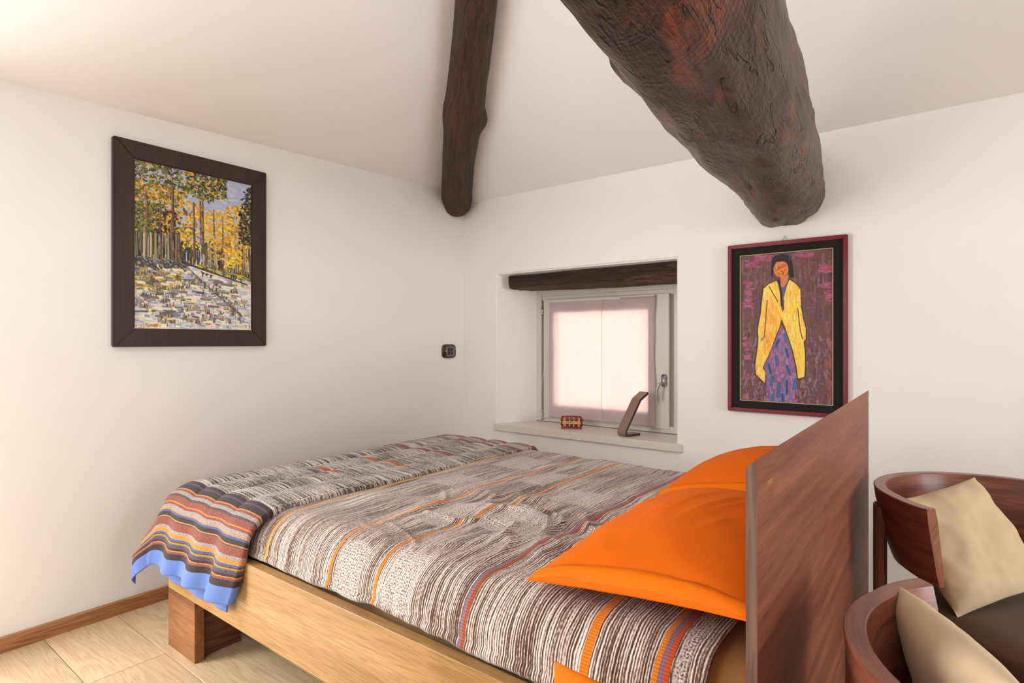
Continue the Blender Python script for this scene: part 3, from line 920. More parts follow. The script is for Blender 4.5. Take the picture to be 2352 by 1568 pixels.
    c.line(P([(392, 490), (380, 580), (370, 680), (346, 800), (350, 880), (345, 940), (325, 1080), (330, 1160), (406, 1232)]), 2.2, (52, 40, 44))
    # shirt front, neck, head, hair
    c.poly(P([(522, 440), (548, 470), (570, 470), (592, 425), (556, 560), (548, 660), (538, 600)]), (92, 84, 124))
    c.line(P([(515, 420), (535, 520), (540, 620)]), 6, (46, 38, 52))
    c.poly(P([(530, 380), (592, 380), (586, 430), (556, 475), (534, 470)]), (190, 118, 76))
    c.poly(P([(456, 390), (458, 270), (480, 232), (540, 214), (604, 226), (626, 290), (636, 396), (604, 402), (590, 330), (500, 300), (478, 330), (470, 400)]), (36, 34, 38))
    for _ in range(26):
        x = U(462, 626); a, b = uv(x, U(225, 300)); c.stroke(a, b, a + U(-.01, .01), b + .04, 2, pick([(30, 28, 34), (66, 72, 80), (48, 46, 54)]))
    fa = [uv(534 + 58 * math.cos(a), 332 + 66 * math.sin(a)) for a in np.linspace(0, 6.28, 28)]
    c.poly(fa, (206, 118, 60))
    for _ in range(70):
        a_ = U(0, 6.28); r = U(0, .85); x, y = 534 + 56 * r * math.cos(a_), 332 + 62 * r * math.sin(a_); a, b = uv(x, y)
        c.stroke(a, b, a + U(-.02, .03), b + U(-.012, .012), U(2, 4), pick([(214, 128, 64), (196, 104, 50), (224, 146, 84), (180, 92, 50)]))
    c.line(P([(505, 340), (520, 322), (545, 318)]), 3, (120, 62, 42)); c.line(P([(540, 345), (556, 360), (548, 372)]), 3, (130, 66, 44))
    c.poly(P([(462, 300), (484, 262), (540, 250), (590, 262), (606, 320), (590, 300), (580, 272), (500, 276), (476, 320)]), (34, 32, 36))
    c.poly(P([(588, 262), (624, 290), (634, 398), (602, 402), (594, 340)]), (34, 32, 36))
    # signature scratches
    sg = (176, 100, 86)
    for L in ([(226, 1318), (226, 1345), (276, 1348)], [(236, 1326), (240, 1340)], [(246, 1328), (252, 1340), (246, 1340)], [(258, 1326), (260, 1341)], [(266, 1322), (266, 1342)], [(272, 1330), (274, 1342)], [(230, 1316), (274, 1318)]):
        c.line(P(L), 1.5, sg)
    return c.a


def paint_material(name, relief, rough):
    t = NT(name)
    a = t.n('ShaderNodeVertexColor', layer_name='paint')
    t.base(a.outputs[0])
    t.bump(t.noise(t.coord('Object'), 260, 3), relief, 0.003)
    return t.set(rough, 0.35)


def framed(name, label, rz, loc, ow, oh, rail, depth, art, aw, ah, art_y, mrail, mart, mat_board=None, hang=0.0):
    """picture built facing local -y, origin at the centre of its back"""
    t = thing(name, loc, label, 'picture', rz=rz)
    t.rotation_euler = (hang, 0, rz)
    prof_bevel = 0.004
    hw, hh = ow / 2, oh / 2
    for nm, pts in (('frame_rail', [(-hw, -hh), (hw, -hh), (hw - rail, -hh + rail), (-hw + rail, -hh + rail)]),
                    ('frame_rail', [(-hw, hh), (hw, hh), (hw - rail, hh - rail), (-hw + rail, hh - rail)]),
                    ('frame_rail', [(-hw, -hh), (-hw, hh), (-hw + rail, hh - rail), (-hw + rail, -hh + rail)]),
                    ('frame_rail', [(hw, -hh), (hw, hh), (hw - rail, hh - rail), (hw - rail, -hh + rail)])):
        prism(nm, pts, 'y', -depth, 0.0, mrail, t, prof_bevel, 2)
    if mat_board is not None:
        # board with a window for the art
        iw, ih = ow / 2 - rail + .004, oh / 2 - rail + .004
        b = bmesh.new()
        o_ = [b.verts.new((sx * iw, -0.014, sz * ih)) for sx, sz in ((-1, -1), (1, -1), (1, 1), (-1, 1))]
        i_ = [b.verts.new((sx * aw / 2, -0.014, sz * ah / 2)) for sx, sz in ((-1, -1), (1, -1), (1, 1), (-1, 1))]
        k_ = [b.verts.new((sx * aw / 2 * .995, -0.010, sz * ah / 2 * .997)) for sx, sz in ((-1, -1), (1, -1), (1, 1), (-1, 1))]
        for i in range(4):
            j = (i + 1) % 4
            b.faces.new((o_[i], o_[j], i_[j], i_[i])); b.faces.new((i_[i], i_[j], k_[j], k_[i]))
        bmesh.ops.recalc_face_normals(b, faces=b.faces)
        mo = link('mat_board', from_bm('mat_board', b), mat_board, t)
        frame_line = bmesh.new()
        for x0, x1, z0, z1 in ((-aw / 2 - .003, aw / 2 + .003, -ah / 2 - .003, -ah / 2), (-aw / 2 - .003, aw / 2 + .003, ah / 2, ah / 2 + .003),
                               (-aw / 2 - .003, -aw / 2, -ah / 2, ah / 2), (aw / 2, aw / 2 + .003, -ah / 2, ah / 2)):
            bm_box(frame_line, x0, x1, -0.0155, -0.0135, z0, z1)
        link('mat_bevel', from_bm('mat_bevel', frame_line), plain('cream_bevel', S(214, 182, 140), 0.7), t)
    hN, wN = art.shape[:2]
    X, Z = np.meshgrid(np.linspace(-aw / 2, aw / 2, wN), np.linspace(ah / 2, -ah / 2, hN), indexing='ij')
    A = S3(np.clip(art, 0, 255)).transpose(1, 0, 2)
    lum = A.mean(-1)
    Y = np.full_like(X, art_y) - 0.0008 * np.clip(lum, 0, 1)
    grid('canvas', np.stack([X, Y, Z], -1), mart, t, colors=A, smooth=True)
    box('backing_board', -ow / 2 + rail * .5, ow / 2 - rail * .5, -0.006, 0.0, -oh / 2 + rail * .5, oh / 2 - rail * .5, M_SUBFLOOR, t)
    return t


M_DARKFRAME = wood('dark_stained_frame', S(50, 32, 29), S(58, 38, 34), S(66, 44, 39), 'z', 0.5, 200, 16, rings=.1)
M_REDFRAME = plain('burgundy_lacquer', S(128, 38, 52), 0.25, 0.5, grain=0.12, scale=40)
M_BLACKMAT = plain('black_card', S(36, 33, 34), 0.85, 0.2)
M_OIL = paint_material('oil_paint', 0.35, 0.5)
M_PRINT = paint_material('painted_canvas_print', 0.15, 0.6)

landscape = framed('landscape_painting', 'autumn forest road painting in a wide dark brown frame on the left wall', math.radians(90), (0.004, -1.928, 1.635),
                   0.70, 0.918, 0.083, 0.028, forest(), 0.545, 0.765, -0.020, M_DARKFRAME, M_OIL)
port = framed('portrait_painting', 'portrait of a standing figure in a yellow coat, burgundy frame with black mat', 0.0, (2.2375, -0.004, 1.272),
              0.565, 0.892, 0.020, 0.026, portrait() * 1.08 + 4, 0.434, 0.768, -0.0105, M_REDFRAME, M_PRINT, M_BLACKMAT)
tube('hanging_hook', [(-0.012, -0.004, 0.446), (0.0, -0.004, 0.468), (0.012, -0.004, 0.446)], 0.0016, M_STEEL, port)
tube('nail', [(0.0, 0.003, 0.468), (0.0, -0.012, 0.470)], 0.002, M_STEEL, port)

# light switch on the left wall by the corner
sw = thing('light_switch', (0.0, -0.161, 1.129), 'dark glossy rounded light switch with three rockers near the corner', 'switch')
M_SWITCH = plain('dark_brown_glass', S(52, 40, 38), 0.12, 0.6)
M_BTN = plain('dark_grey_rocker', S(62, 54, 54), 0.35)
def squircle(cx, cy, a, b_, n=40, e=4.0):
    return [(cx + a * math.copysign(abs(math.cos(t_)) ** (2 / e), math.cos(t_)), cy + b_ * math.copysign(abs(math.sin(t_)) ** (2 / e), math.sin(t_))) for t_ in np.linspace(0, 2 * np.pi, n, endpoint=False)]
prism('plate', squircle(0, 0, 0.070, 0.051, 44, 4.0), 'x', 0.0, 0.012, M_SWITCH, sw, 0.003, 3, smooth=True)
b = bmesh.new()
for y0, y1, z0, z1 in ((-.031, .047, .027, .031), (-.031, .047, -.031, -.027), (-.031, -.026, -.031, .031), (.042, .047, -.031, .031)):
    bm_box(b, 0.0115, 0.0145, y0, y1, z0, z1, 0.0008, 1)
link('chrome_rim', from_bm('chrome_rim', b), M_STEEL, sw)
for k in range(3):
    y0 = -0.025 + k * 0.0225
    r = box('rocker', 0.010, 0.0140, y0, y0 + 0.0215, -0.026, 0.026, M_BTN, sw, 0.001, 1)
    if k:
        box('indicator', 0.0135, 0.0146, y0 + .007, y0 + .014, -0.0015, 0.0015, M_STEEL, r)

# ------------------------------------------------------------------ bed
BX0, BX1, BY0, BY1 = 0.45, 2.64, -2.224, -0.60
bed = thing('bed', (1.55, -1.41, 0), 'low walnut double bed frame with a tall plain headboard', 'bed')
def bpart(name, x0, x1, y0, y1, z0, z1, mat, bevel=0.0015, parent=bed, **kw):
    o = box(name, x0 - 1.55, x1 - 1.55, y0 + 1.41, y1 + 1.41, z0, z1, mat, None, bevel, 1, **kw)
    o.parent = parent
    return o
bpart('side_rail', BX0, BX1, BY0, BY0 + 0.035, 0.227, 0.462, M_WALNUT_X)
bpart('side_rail', BX0, BX1, BY1 - 0.035, BY1, 0.227, 0.462, M_WALNUT_X)
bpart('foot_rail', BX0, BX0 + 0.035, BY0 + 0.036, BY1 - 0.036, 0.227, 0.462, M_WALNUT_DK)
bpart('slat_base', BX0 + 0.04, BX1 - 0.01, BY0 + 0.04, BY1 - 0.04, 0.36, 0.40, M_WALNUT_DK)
for x0 in (BX0, 2.40):
    for ya, yb in ((BY0, BY0 + 0.035), (BY1 - 0.035, BY1)):
        bpart('leg', x0, x0 + 0.228, ya, yb, 0.0, 0.226, M_WALNUT_LEG)
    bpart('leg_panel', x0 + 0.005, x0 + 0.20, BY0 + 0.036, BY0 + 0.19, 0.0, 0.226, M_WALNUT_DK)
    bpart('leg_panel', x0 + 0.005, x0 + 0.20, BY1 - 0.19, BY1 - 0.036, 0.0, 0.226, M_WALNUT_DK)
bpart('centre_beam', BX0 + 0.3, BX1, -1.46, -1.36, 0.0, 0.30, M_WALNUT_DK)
# headboard: slab with its top edge bevelled towards the mattress
hbp = [(2.642, 0.02), (2.660, 0.02), (2.660, 1.012), (2.642, 0.994)]
hb = prism('headboard', [(x - 1.55, z) for x, z in hbp], 'y', -2.221 + 1.41, -0.604 + 1.41, M_WALNUT_Y, None, 0.0008, 1)
hb.parent = bed
e_ = prism('edge_band', [(2.6422 - 1.55, 0.021), (2.6598 - 1.55, 0.021), (2.6598 - 1.55, 1.0115), (2.6422 - 1.55, 0.9938)], 'y', -2.2222 + 1.41, -2.2209 + 1.41, M_WALNUT_EDGE)
e_.parent = hb
box('inlay_mark', 2.6598 - 1.55, 2.6604 - 1.55, -2.16 + 1.41, -2.125 + 1.41, 0.955, 0.963, plain('brass_scuff', S(150, 110, 60), 0.5), hb)

# mattress profile across the bed (y, z), arclength from the near bottom edge up, over and down the far side
def profile(y_near, y_far, z_top, r, z_bot, tuck, n, bulge=0.012):
    pts = []
    for k in range(12):
        f = k / 11.0
        pts.append((y_near + tuck * (1 - f) ** 2 - bulge * math.sin(math.pi * f), z_bot + (z_top - r - z_bot) * f))
    for k in range(1, 15):
        a = math.pi / 2 * k / 14
        pts.append((y_near + r * (1 - math.cos(a)), z_top - r + r * math.sin(a)))
    for k in range(1, 40):
        f = k / 39.0
        pts.append((y_near + r + (y_far - r - y_near - r) * f, z_top))
    for k in range(1, 13):
        a = math.pi / 2 * k / 12
        pts.append((y_far - r * (1 - math.sin(a)) if False else y_far - r + r * math.sin(a), z_top - r + r * math.cos(a)))
    for k in range(1, 10):
        pts.append((y_far, z_top - r - (z_top - r - z_bot) * k / 9.0))
    p = np.array(pts)
    s = np.r_[0, np.cumsum(np.linalg.norm(np.diff(p, axis=0), axis=1))]
    t_ = np.linspace(0, s[-1], n)
    return np.stack([np.interp(t_, s, p[:, 0]), np.interp(t_, s, p[:, 1])], -1), t_


mp, ms = profile(-2.150, -0.63, 0.596, 0.12, 0.405, 0.02, 120, 0.004)
xs = np.linspace(0.50, 2.632, 60)
P = np.zeros((60, 120, 3)); P[..., 0] = xs[:, None]; P[..., 1] = mp[None, :, 0]; P[..., 2] = mp[None, :, 1]
P[..., 2] += 0.006 * vnoise(xs[:, None] * 9, ms[None] * 7, 61) * sst(0.42, 0.5, P[..., 2])
# close the ends by collapsing them to the middle of the section
mid = np.array([0, -1.404, 0.5])
for e0 in (0, -1):
    cap = P[e0].copy(); cap[:, 1] = mid[1]; cap[:, 2] = mid[2]
    P = np.concatenate([cap[None], P], 0) if e0 == 0 else np.concatenate([P, cap[None]], 0)
grid('mattress', P, M_SHEET, label='thick mattress in a golden sateen sheet, bare only beside the headboard', cat='mattress')

# coverlet
CX0, CX1 = 0.47, 2.555
nu, nv = 420, 330
cp, cs = profile(-2.192, -0.605, 0.625, 0.125, 0.455, 0.035, nv, 0.014)
xs = np.linspace(CX0, CX1, nu)
X = np.repeat(xs[:, None], nv, 1); Vv = np.repeat(cs[None], nu, 0)
Y = np.repeat(cp[None, :, 0], nu, 0); Z = np.repeat(cp[None, :, 1], nu, 0)
Ny = np.gradient(Z, axis=1); Nz = -np.gradient(Y, axis=1); nl = np.hypot(Ny, Nz); Ny, Nz = -Ny / nl, -Nz / nl
Ny, Nz = np.where(Nz < -0.5, Ny, Ny), Nz
sgn = np.where(Nz < 0, -1, 1)
# outward normal: up on top, -y on the near side
Ny = -np.gradient(Z, axis=1) / nl; Nz = np.gradient(Y, axis=1) / nl
wr = 0.0045 * fbm(X * 7 + 0.5 * vnoise(X * 3, Vv * 3, 70), Vv * 2.6, 71, 3)
wr = wr + 0.0022 * (1 - np.abs(vnoise(X * 26 + 1.4 * vnoise(X * 4, Vv * 4, 72), Vv * 3.0, 73)))
mask = np.exp(-(((X - 1.78) / 0.42) ** 2 + ((Vv - 0.62) / 0.36) ** 2))
ridge = 1 - np.abs(vnoise(X * 7 + Vv * 5 + 1.3 * vnoise(X * 5, Vv * 5, 75), Vv * 7 - X * 2, 76))
wr = wr + mask * (0.034 * np.clip(ridge - 0.5, 0, 1) + 0.008 * vnoise(X * 14, Vv * 14, 77))
mask2 = np.exp(-(((X - 1.35) / 0.3) ** 2 + ((Vv - 0.9) / 0.4) ** 2))
wr = wr + mask2 * 0.007 * vnoise(X * 5, Vv * 12, 78)
wr = wr - 0.004
Y = Y + Ny * wr; Z = Z + Nz * wr
# rumpled lower hem
Z = Z + 0.008 * vnoise(X * 9, 0 * X, 80) * sst(0.12, 0.0, Vv)
P = np.stack([X, Y, Z], -1)
cov = grid('coverlet', P, M_COVER, None, np.stack([X, Vv], -1), label='brown and white striped cotton coverlet with orange lines over the mattress', cat='bedspread')
cov.modifiers.new('thickness', 'SOLIDIFY').thickness = 0.004

# folded throw across the foot end
def drape(u, v, lift, x_right=1.062, base_out=0.062, amp=1.0):
    """u: metres from the foot-side hem, v: metres from the near hem (unfolded cloth) -> position"""
    LU = 0.87; ON = 0.275
    x_flat = x_right + 0.035 * (v - 0.3) * np.clip(u / 0.87, 0, 1) - (LU - u)
    y_flat = -2.205 + (v - ON)
    ox = np.maximum(0, 0.50 - x_flat); oy = np.maximum(0, -2.115 - y_flat)
    r = np.hypot(ox, oy)
    ztop = 0.638 + lift
    rad = 0.10
    def fall(d):
        # rounded shoulder then straight down: horizontal advance and drop for overhang d
        a = np.minimum(d / rad, math.pi / 2)
        return rad * np.sin(a), rad * (1 - np.cos(a)) + np.maximum(0, d - rad * math.pi / 2)
    adv, drop = fall(r)
    dirx = np.where(r > 1e-6, ox / np.maximum(r, 1e-6), 0); diry = np.where(r > 1e-6, oy / np.maximum(r, 1e-6), 0)
    corner = np.clip(2 * dirx * diry, 0, 1)
    X = np.where(ox > 0, 0.50, x_flat) - dirx * adv * (1 + 0.25 * corner)
    Y = np.where(oy > 0, -2.115, y_flat) - diry * adv
    Z = ztop - drop * (1 - 0.06 * corner)
    hang = np.clip(drop / 0.3, 0, 1)
    # folds that open towards the hem
    fold = 0.016 * np.sin(x_flat * 26 + 1.4 * np.sin(x_flat * 8)) + 0.007 * vnoise(x_flat * 14, v * 2, 3)
    Y = Y - hang * (fold * amp + base_out + 0.05 * corner)
    X = X - hang * corner * 0.06 + hang * 0.012 * np.sin(x_flat * 24) - 0.045 * hang ** 1.5 * np.clip(u / LU, 0, 1)
    return X, Y, Z, x_flat, hang


nu, nv = 150, 300
U, V = np.meshgrid(np.linspace(0, 0.87, nu), np.linspace(0, 1.93, nv), indexing='ij')
X, Y, Z, xf, hang = drape(U, V, 0.0)
top = 1 - np.clip(hang * 3, 0, 1)
rid = 0.010 * (np.abs(np.sin((xf - 0.04 * vnoise(V * 2, 0 * V, 5)) * math.pi / 0.155)) ** 0.7 - 0.5)
Z = Z + top * rid * sst(0.44, 0.6, xf) + 0.004 * top * vnoise(U * 9, V * 5, 91)

# far end follows the bed edge down
far = np.maximum(0, Y + 0.68); Z = Z - 0.9 * far ** 1.15 * sst(0.0, 0.05, far)
# plump fold on the head side
P = np.stack([X, Y, Z], -1)
r_ = 0.016
ext = []
for k in range(1, 9):
    a = math.pi * k / 8
    q = P[-1].copy()
    hq = np.clip(hang[-1] * 1.6, 0, 1)[:, None]
    dn = np.concatenate([np.zeros_like(hq), hq, -(1 - hq)], 1)
    q = q + np.array([1.0, 0, 0]) * (r_ * math.sin(a)) + dn * (r_ * (1 - math.cos(a)))
    ext.append(q)
P = np.concatenate([P, np.array(ext)], 0)
U2 = np.concatenate([U, np.repeat(U[-1:], 8, 0) + np.linspace(.005, .04, 8)[:, None]], 0); V2 = np.concatenate([V, np.repeat(V[-1:], 8, 0)], 0)
th = grid('throw_blanket', P, M_THROW, None, np.stack([U2, V2], -1), label='folded multicoloured striped throw with blue hem across the foot of the bed', cat='throw blanket')
th.modifiers.new('thickness', 'SOLIDIFY').thickness = 0.006
# the lower layer of the fold showing under the hem
nu2, nv2 = 90, 60
U, V = np.meshgrid(np.linspace(0.29, 0.84, nu2), np.linspace(-0.030, 0.30, nv2), indexing='ij')
X, Y, Z, xf, hang = drape(U, V, -0.014, base_out=0.030, amp=0.3)
Z = Z - 0.006 * np.sin((U - .29) / .55 * math.pi)
ul = grid('lower_layer', np.stack([X, Y, Z], -1), M_THROW, th, np.stack([U, V + 0.03], -1))
ul.modifiers.new('thickness', 'SOLIDIFY').thickness = 0.004


# ------------------------------------------------------------------ pillows and cushions
def pillow(name, L, W, T, mat, label, cat, group=None, n=64, pinch=0.06, pw_=0.5, seed=0, wr=0.004, flat=0.35, seam=None, corner=1.0, sag=None):
    """L along local x, W along local y, T thick; bottom flattened by flat"""
    s = np.linspace(-1, 1, n); Sx, Ty = np.meshgrid(s, s, indexing='ij')
    # denser at the rim
    Sx = np.sin(Sx * math.pi / 2); Ty = np.sin(Ty * math.pi / 2)
    px = L / 2 * Sx * (1 - pinch * (1 - Ty ** 2)); py = W / 2 * Ty * (1 - pinch * (1 - Sx ** 2))
    h = (np.clip((1 - Sx ** 2) * (1 - Ty ** 2), 0, 1)) ** pw_
    h = h * T / 2
    nz = wr * fbm(px * 9, py * 9, seed, 3) * np.clip(h / (T * .2), 0, 1)
    rim = np.clip(1 - h / (T * .3), 0, 1)
    nz = nz + wr * 0.8 * rim * np.clip(h / (T * .06), 0, 1) * (np.sin(px * 60 + 4 * vnoise(px * 5, py * 5, seed + 4)) + np.sin(py * 64 + 4 * vnoise(px * 5, py * 5, seed + 6))) * .5
    zt = h + nz
    if sag is not None:
        zt = zt + sag(px, py) * np.clip(h / (T * .2), 0, 1)
    zb = -h * flat - nz * .5
    me_ = []
    P1 = np.stack([px, py, zt], -1); P2 = np.stack([px, py, zb], -1)
    idx = np.arange(n * n).reshape(n, n)
    q1 = np.stack([idx[:-1, :-1], idx[1:, :-1], idx[1:, 1:], idx[:-1, 1:]], -1).reshape(-1, 4)
    q2 = (q1 + n * n)[:, ::-1]
    me = bpy.data.meshes.new(name)
    me.from_pydata(np.concatenate([P1.reshape(-1, 3), P2.reshape(-1, 3)]).tolist(), [], np.concatenate([q1, q2]).tolist())
    me.update()
    b = bmesh.new(); b.from_mesh(me)
    bmesh.ops.remove_doubles(b, verts=b.verts, dist=1e-5)
    b.to_mesh(me); b.free()
    return link(name, me, mat, None, smooth=True, label=label, cat=cat, group=group), (px, py, zt)


def place(o, loc, ex, ey):
    ex = Vector(ex).normalized(); ey = Vector(ey); ez = ex.cross(ey).normalized(); ey = ez.cross(ex)
    m = Matrix((ex, ey, ez)).transposed().to_4x4(); m.translation = Vector(loc)
    o.matrix_world = m


def creases(px, py):
    d = 0
    for (x0, y0, ang, ln, am) in ((0.07, 0.02, 1.25, .12, .009), (0.12, 0.06, 1.15, .12, .011), (0.00, 0.03, 1.3, .10, .006), (.17, .10, 1.1, .1, .011), (-.05, -.05, 1.3, .08, .004), (.10, -.12, 1.2, .07, .005)):
        ux, uy = math.cos(ang), math.sin(ang)
        a = (px - x0) * ux + (py - y0) * uy; b_ = -(px - x0) * uy + (py - y0) * ux
        d = d + am * np.exp(-(a / ln) ** 2 - (b_ / .010) ** 2)
    return d


near, npts = pillow('pillow', 0.50, 0.80, 0.205, M_ORANGE, 'nearer of the two orange velvet pillows against the headboard', 'pillow', 'orange pillows at the headboard', 90, 0.05, 0.55, 5, 0.003, 0.35, sag=creases)
place(near, (2.388, -1.742, 0.690), (1, 0.0, 0.10), (0.0, 1, 0.02))
farp, _ = pillow('pillow', 0.55, 0.72, 0.215, M_ORANGE, 'farther of the two orange velvet pillows, half hidden by the nearer one', 'pillow', 'orange pillows at the headboard', 70, 0.05, 0.55, 15, 0.003, 0.35)
place(farp, (2.357, -0.93, 0.692), (1, 0.0, 0.12), (-0.02, 1, 0.0))
for pl_ in (near, farp):
    # sewn flange along the near long side with a stitched welt
    w_ = 0.80 if pl_ is near else 0.72
    s = np.linspace(-0.97, 0.97, 60)
    x = (0.50 if pl_ is near else 0.55) / 2 * s
    rows = []
    for f, lift in ((0.0, 0.0), (0.25, .004), (0.6, .006), (1.0, .0045), (1.06, .0)):
        ty = -0.99 + 0.075 * f
        pxx = x * (1 - 0.05 * (1 - ty ** 2)); pyy = w_ / 2 * ty * (1 - 0.05 * (1 - s ** 2))
        hh = ((1 - s ** 2) * (1 - ty ** 2)) ** 0.55 * (0.205 if pl_ is near else 0.215) / 2
        rows.append(np.stack([pxx, pyy, hh + lift * np.clip(hh / .01, 0, 1)], -1))
    Pf = np.array(rows)
    Pf[:, :, 2] += 0.0015 * vnoise(x[None] * 30, np.arange(5)[:, None] * 1.0, 8)
    grid('flange', Pf, M_ORANGE2, pl_)

ctr, _ = pillow('cushion', 0.60, 0.60, 0.16, M_ORANGE2, 'orange cushion propped upright beside the bed, only its corner in view', 'cushion', None, 50, 0.04, 0.5, 25, 0.004, 1.0)
place(ctr, (2.635, -2.345, 0.321), (1, -0.01, -0.01), (0, 0.05, 1))

# ------------------------------------------------------------------ armchairs
def arc_shell(name, R0, half, z0, z1, flare, thick, parent, n=90):
    """curved plywood back, open towards local +x ... back centre at local -x"""
    a = np.linspace(math.pi - half, math.pi + half, n)
    bev = 0.004
    # section loop (radial, z): outside bottom -> outside top -> inside top -> inside bottom
    sec = []
    zs = np.linspace(0, 1, 7)
    for f in zs: sec.append((R0 - flare * (1 - f) + (0 if 0 < f < 1 else -bev), z0 + (z1 - z0) * f))
    sec.append((R0 - bev * 1.6, z1 + .002)); sec.append((R0 - thick + bev * 1.6, z1 + .002))
    for f in zs[::-1]: sec.append((R0 - thick * (0.62 + .38 * f) - flare * (1 - f) + (0 if 0 < f < 1 else bev), z0 + (z1 - z0) * f))
    sec.append((R0 - thick * .62 - flare + bev * 1.5, z0 - .002)); sec.append((R0 - flare - bev * 1.5, z0 - .002))
    sec = np.array(sec)
    m = len(sec)
    # arms straighten a little towards their ends
    k = np.abs(a - math.pi) / half
    stretch = 1 + 0.05 * sst(0.75, 1.0, k)
    P = np.zeros((n, m + 1, 3)); UV = np.zeros((n, m + 1, 2))
    per = np.r_[0, np.cumsum(np.linalg.norm(np.diff(np.vstack([sec, sec[:1]]), axis=0), axis=1))]
    for j in range(m + 1):
        r, z = sec[j % m]
        P[:, j, 0] = np.cos(a) * r * stretch; P[:, j, 1] = np.sin(a) * r * stretch; P[:, j, 2] = z
        UV[:, j, 0] = a * R0; UV[:, j, 1] = per[j]
    o = grid(name, P, M_CHAIR, parent, UV, smooth=True)
    me = o.data
    b = bmesh.new(); b.from_mesh(me)
    bmesh.ops.remove_doubles(b, verts=b.verts, dist=1e-6)
    bmesh.ops.holes_fill(b, edges=[e for e in b.edges if e.is_boundary], sides=60)
    bmesh.ops.recalc_face_normals(b, faces=b.faces)
    for f in b.faces:
        if len(f.verts) > 4: f.smooth = False
    for e in b.edges:
        if len(e.link_faces) == 2 and e.calc_face_angle(0) > 0.6: e.smooth = False
    b.to_mesh(me); b.free()
    return o


def armchair(name, loc, back_deg, half_deg, label, R=0.352):
    t = thing(name, loc, label, 'armchair', 'curved walnut armchairs', rz=math.radians(back_deg - 180))
    arc_shell('backrest', R, math.radians(half_deg), 0.495, 0.722, 0.052, 0.042, t)
    # seat: rounded cushion reaching forward of the shell
    def slab(nm, z0, z1, a, b_, cx, mat, e=3.2, rnd=0.03):
        n = 60
        th_ = np.linspace(0, 2 * np.pi, n, endpoint=False)
        ox = np.sign(np.cos(th_)) * np.abs(np.cos(th_)) ** (2 / e); oy = np.sign(np.sin(th_)) * np.abs(np.sin(th_)) ** (2 / e)
        pr = [(0.001, z0), (1 - rnd, z0), (1 - rnd * .3, z0 + rnd * .15), (1, z0 + rnd * .5), (1.0, (z0 + z1) / 2), (1, z1 - rnd * .6), (1 - rnd * .3, z1 - rnd * .18), (1 - rnd, z1), (0.6, z1 + .012), (0.001, z1 + .016)]
        P = np.array([[(cx + a * f * x_, b_ * f * y_, z_) for f, z_ in pr] for x_, y_ in zip(ox, oy)])
        return grid(nm, P, mat, t, close_u=True)
    slab('seat_cushion', 0.300, 0.398, 0.335, 0.265, 0.105, M_BROWN, 2.9, 0.06)
    slab('seat_base', 0.215, 0.298, 0.315, 0.25, 0.10, M_BROWN2, 2.9, 0.03)
    for k, (ang, rr, top) in enumerate(((180 + 71, R - 0.034, 0.665), (180 - 71, R - 0.034, 0.665))):
        a = math.radians(ang)
        o = prism('leg', [(-.030, 0), (.026, 0), (.032, .3), (.037, .5), (.036, top), (-.036, top), (-.039, .5), (-.036, .3)], 'x', 0.0, 0.030, M_POST, t, 0.004, 2)
        o.location = (math.cos(a) * rr, math.sin(a) * rr, 0); o.rotation_euler = (0, 0, a)
    for sy in (-1, 1):
        o = prism('leg', [(-.02, 0), (.02, 0), (.028, .22), (-.028, .22)], 'x', -0.018, 0.018, M_POST, t, 0.003, 1)
        o.location = (0.33, sy * 0.2, 0)
    return t


chair_far = armchair('armchair', (3.05, -0.885, 0), 122, 116, 'curved walnut armchair by the window wall holding a large beige cushion')
chair_near = armchair('armchair', (3.108, -2.045, 0), 243, 109.5, 'curved walnut armchair in the foreground beside the headboard, its cushion cut by the frame')
c1, _ = pillow('cushion', 0.345, 0.345, 0.145, M_BEIGE, 'square beige linen cushion leaning in the armchair by the window wall', 'cushion', 'beige armchair cushions', 70, 0.045, 0.42, 35, 0.012, 0.9)
place(c1, (2.950, -0.930, 0.576), (0.211, 0.244, 0.06), (-0.08, 0.14, 0.255))
c2, _ = pillow('cushion', 0.40, 0.40, 0.14, M_BEIGE, 'beige linen cushion in the foreground armchair, only its upper corner showing', 'cushion', 'beige armchair cushions', 60, 0.05, 0.42, 45, 0.006, 0.9)
place(c2, (2.965, -2.05, 0.56), (0.35, -0.93, 0.1), (-0.35, 0.05, 0.93))

# ------------------------------------------------------------------ things on the sill
lamp = thing('desk_lamp', (1.33, 0.01, 0.6125), 'slim bronze folded-strip lamp standing on the window sill', 'lamp')
M_BRONZE = plain('satin_bronze', S(150, 122, 106), 0.42, 0.5, 0.35)
M_BRONZE_EDGE = plain('dark_bronze_edge', S(70, 54, 50), 0.5, 0.4, 0.2)
e = np.array([.36, .933]); wv = np.array([-.933, .36])
cl = [(0.125, 0.0075), (0.03, 0.0075), (0.012, 0.011), (0.006, 0.022), (0.010, 0.036), (0.128, 0.219), (0.135, 0.225), (0.196, 0.262)]
cl = np.array(cl)
tn = np.gradient(cl, axis=0); tn /= np.linalg.norm(tn, axis=1)[:, None]; nn = np.stack([-tn[:, 1], tn[:, 0]], -1)
hT = 0.0075
outl = np.vstack([cl + nn * hT, (cl - nn * hT)[::-1]])
b = bmesh.new()
W_ = 0.072
A_ = [b.verts.new((p[0] * e[0], p[0] * e[1], p[1])) for p in outl]
B_ = [b.verts.new((p[0] * e[0] + wv[0] * W_, p[0] * e[1] + wv[1] * W_, p[1])) for p in outl]
n_ = len(outl)
sf = []
for i in range(n_):
    j = (i + 1) % n_
    b.faces.new((A_[i], B_[i], B_[j], A_[j]))
k_ = len(cl)
for V_ in (A_, B_):
    for i in range(k_ - 1):
        f = b.faces.new((V_[i], V_[i + 1], V_[n_ - 2 - i], V_[n_ - 1 - i])); f.material_index = 1
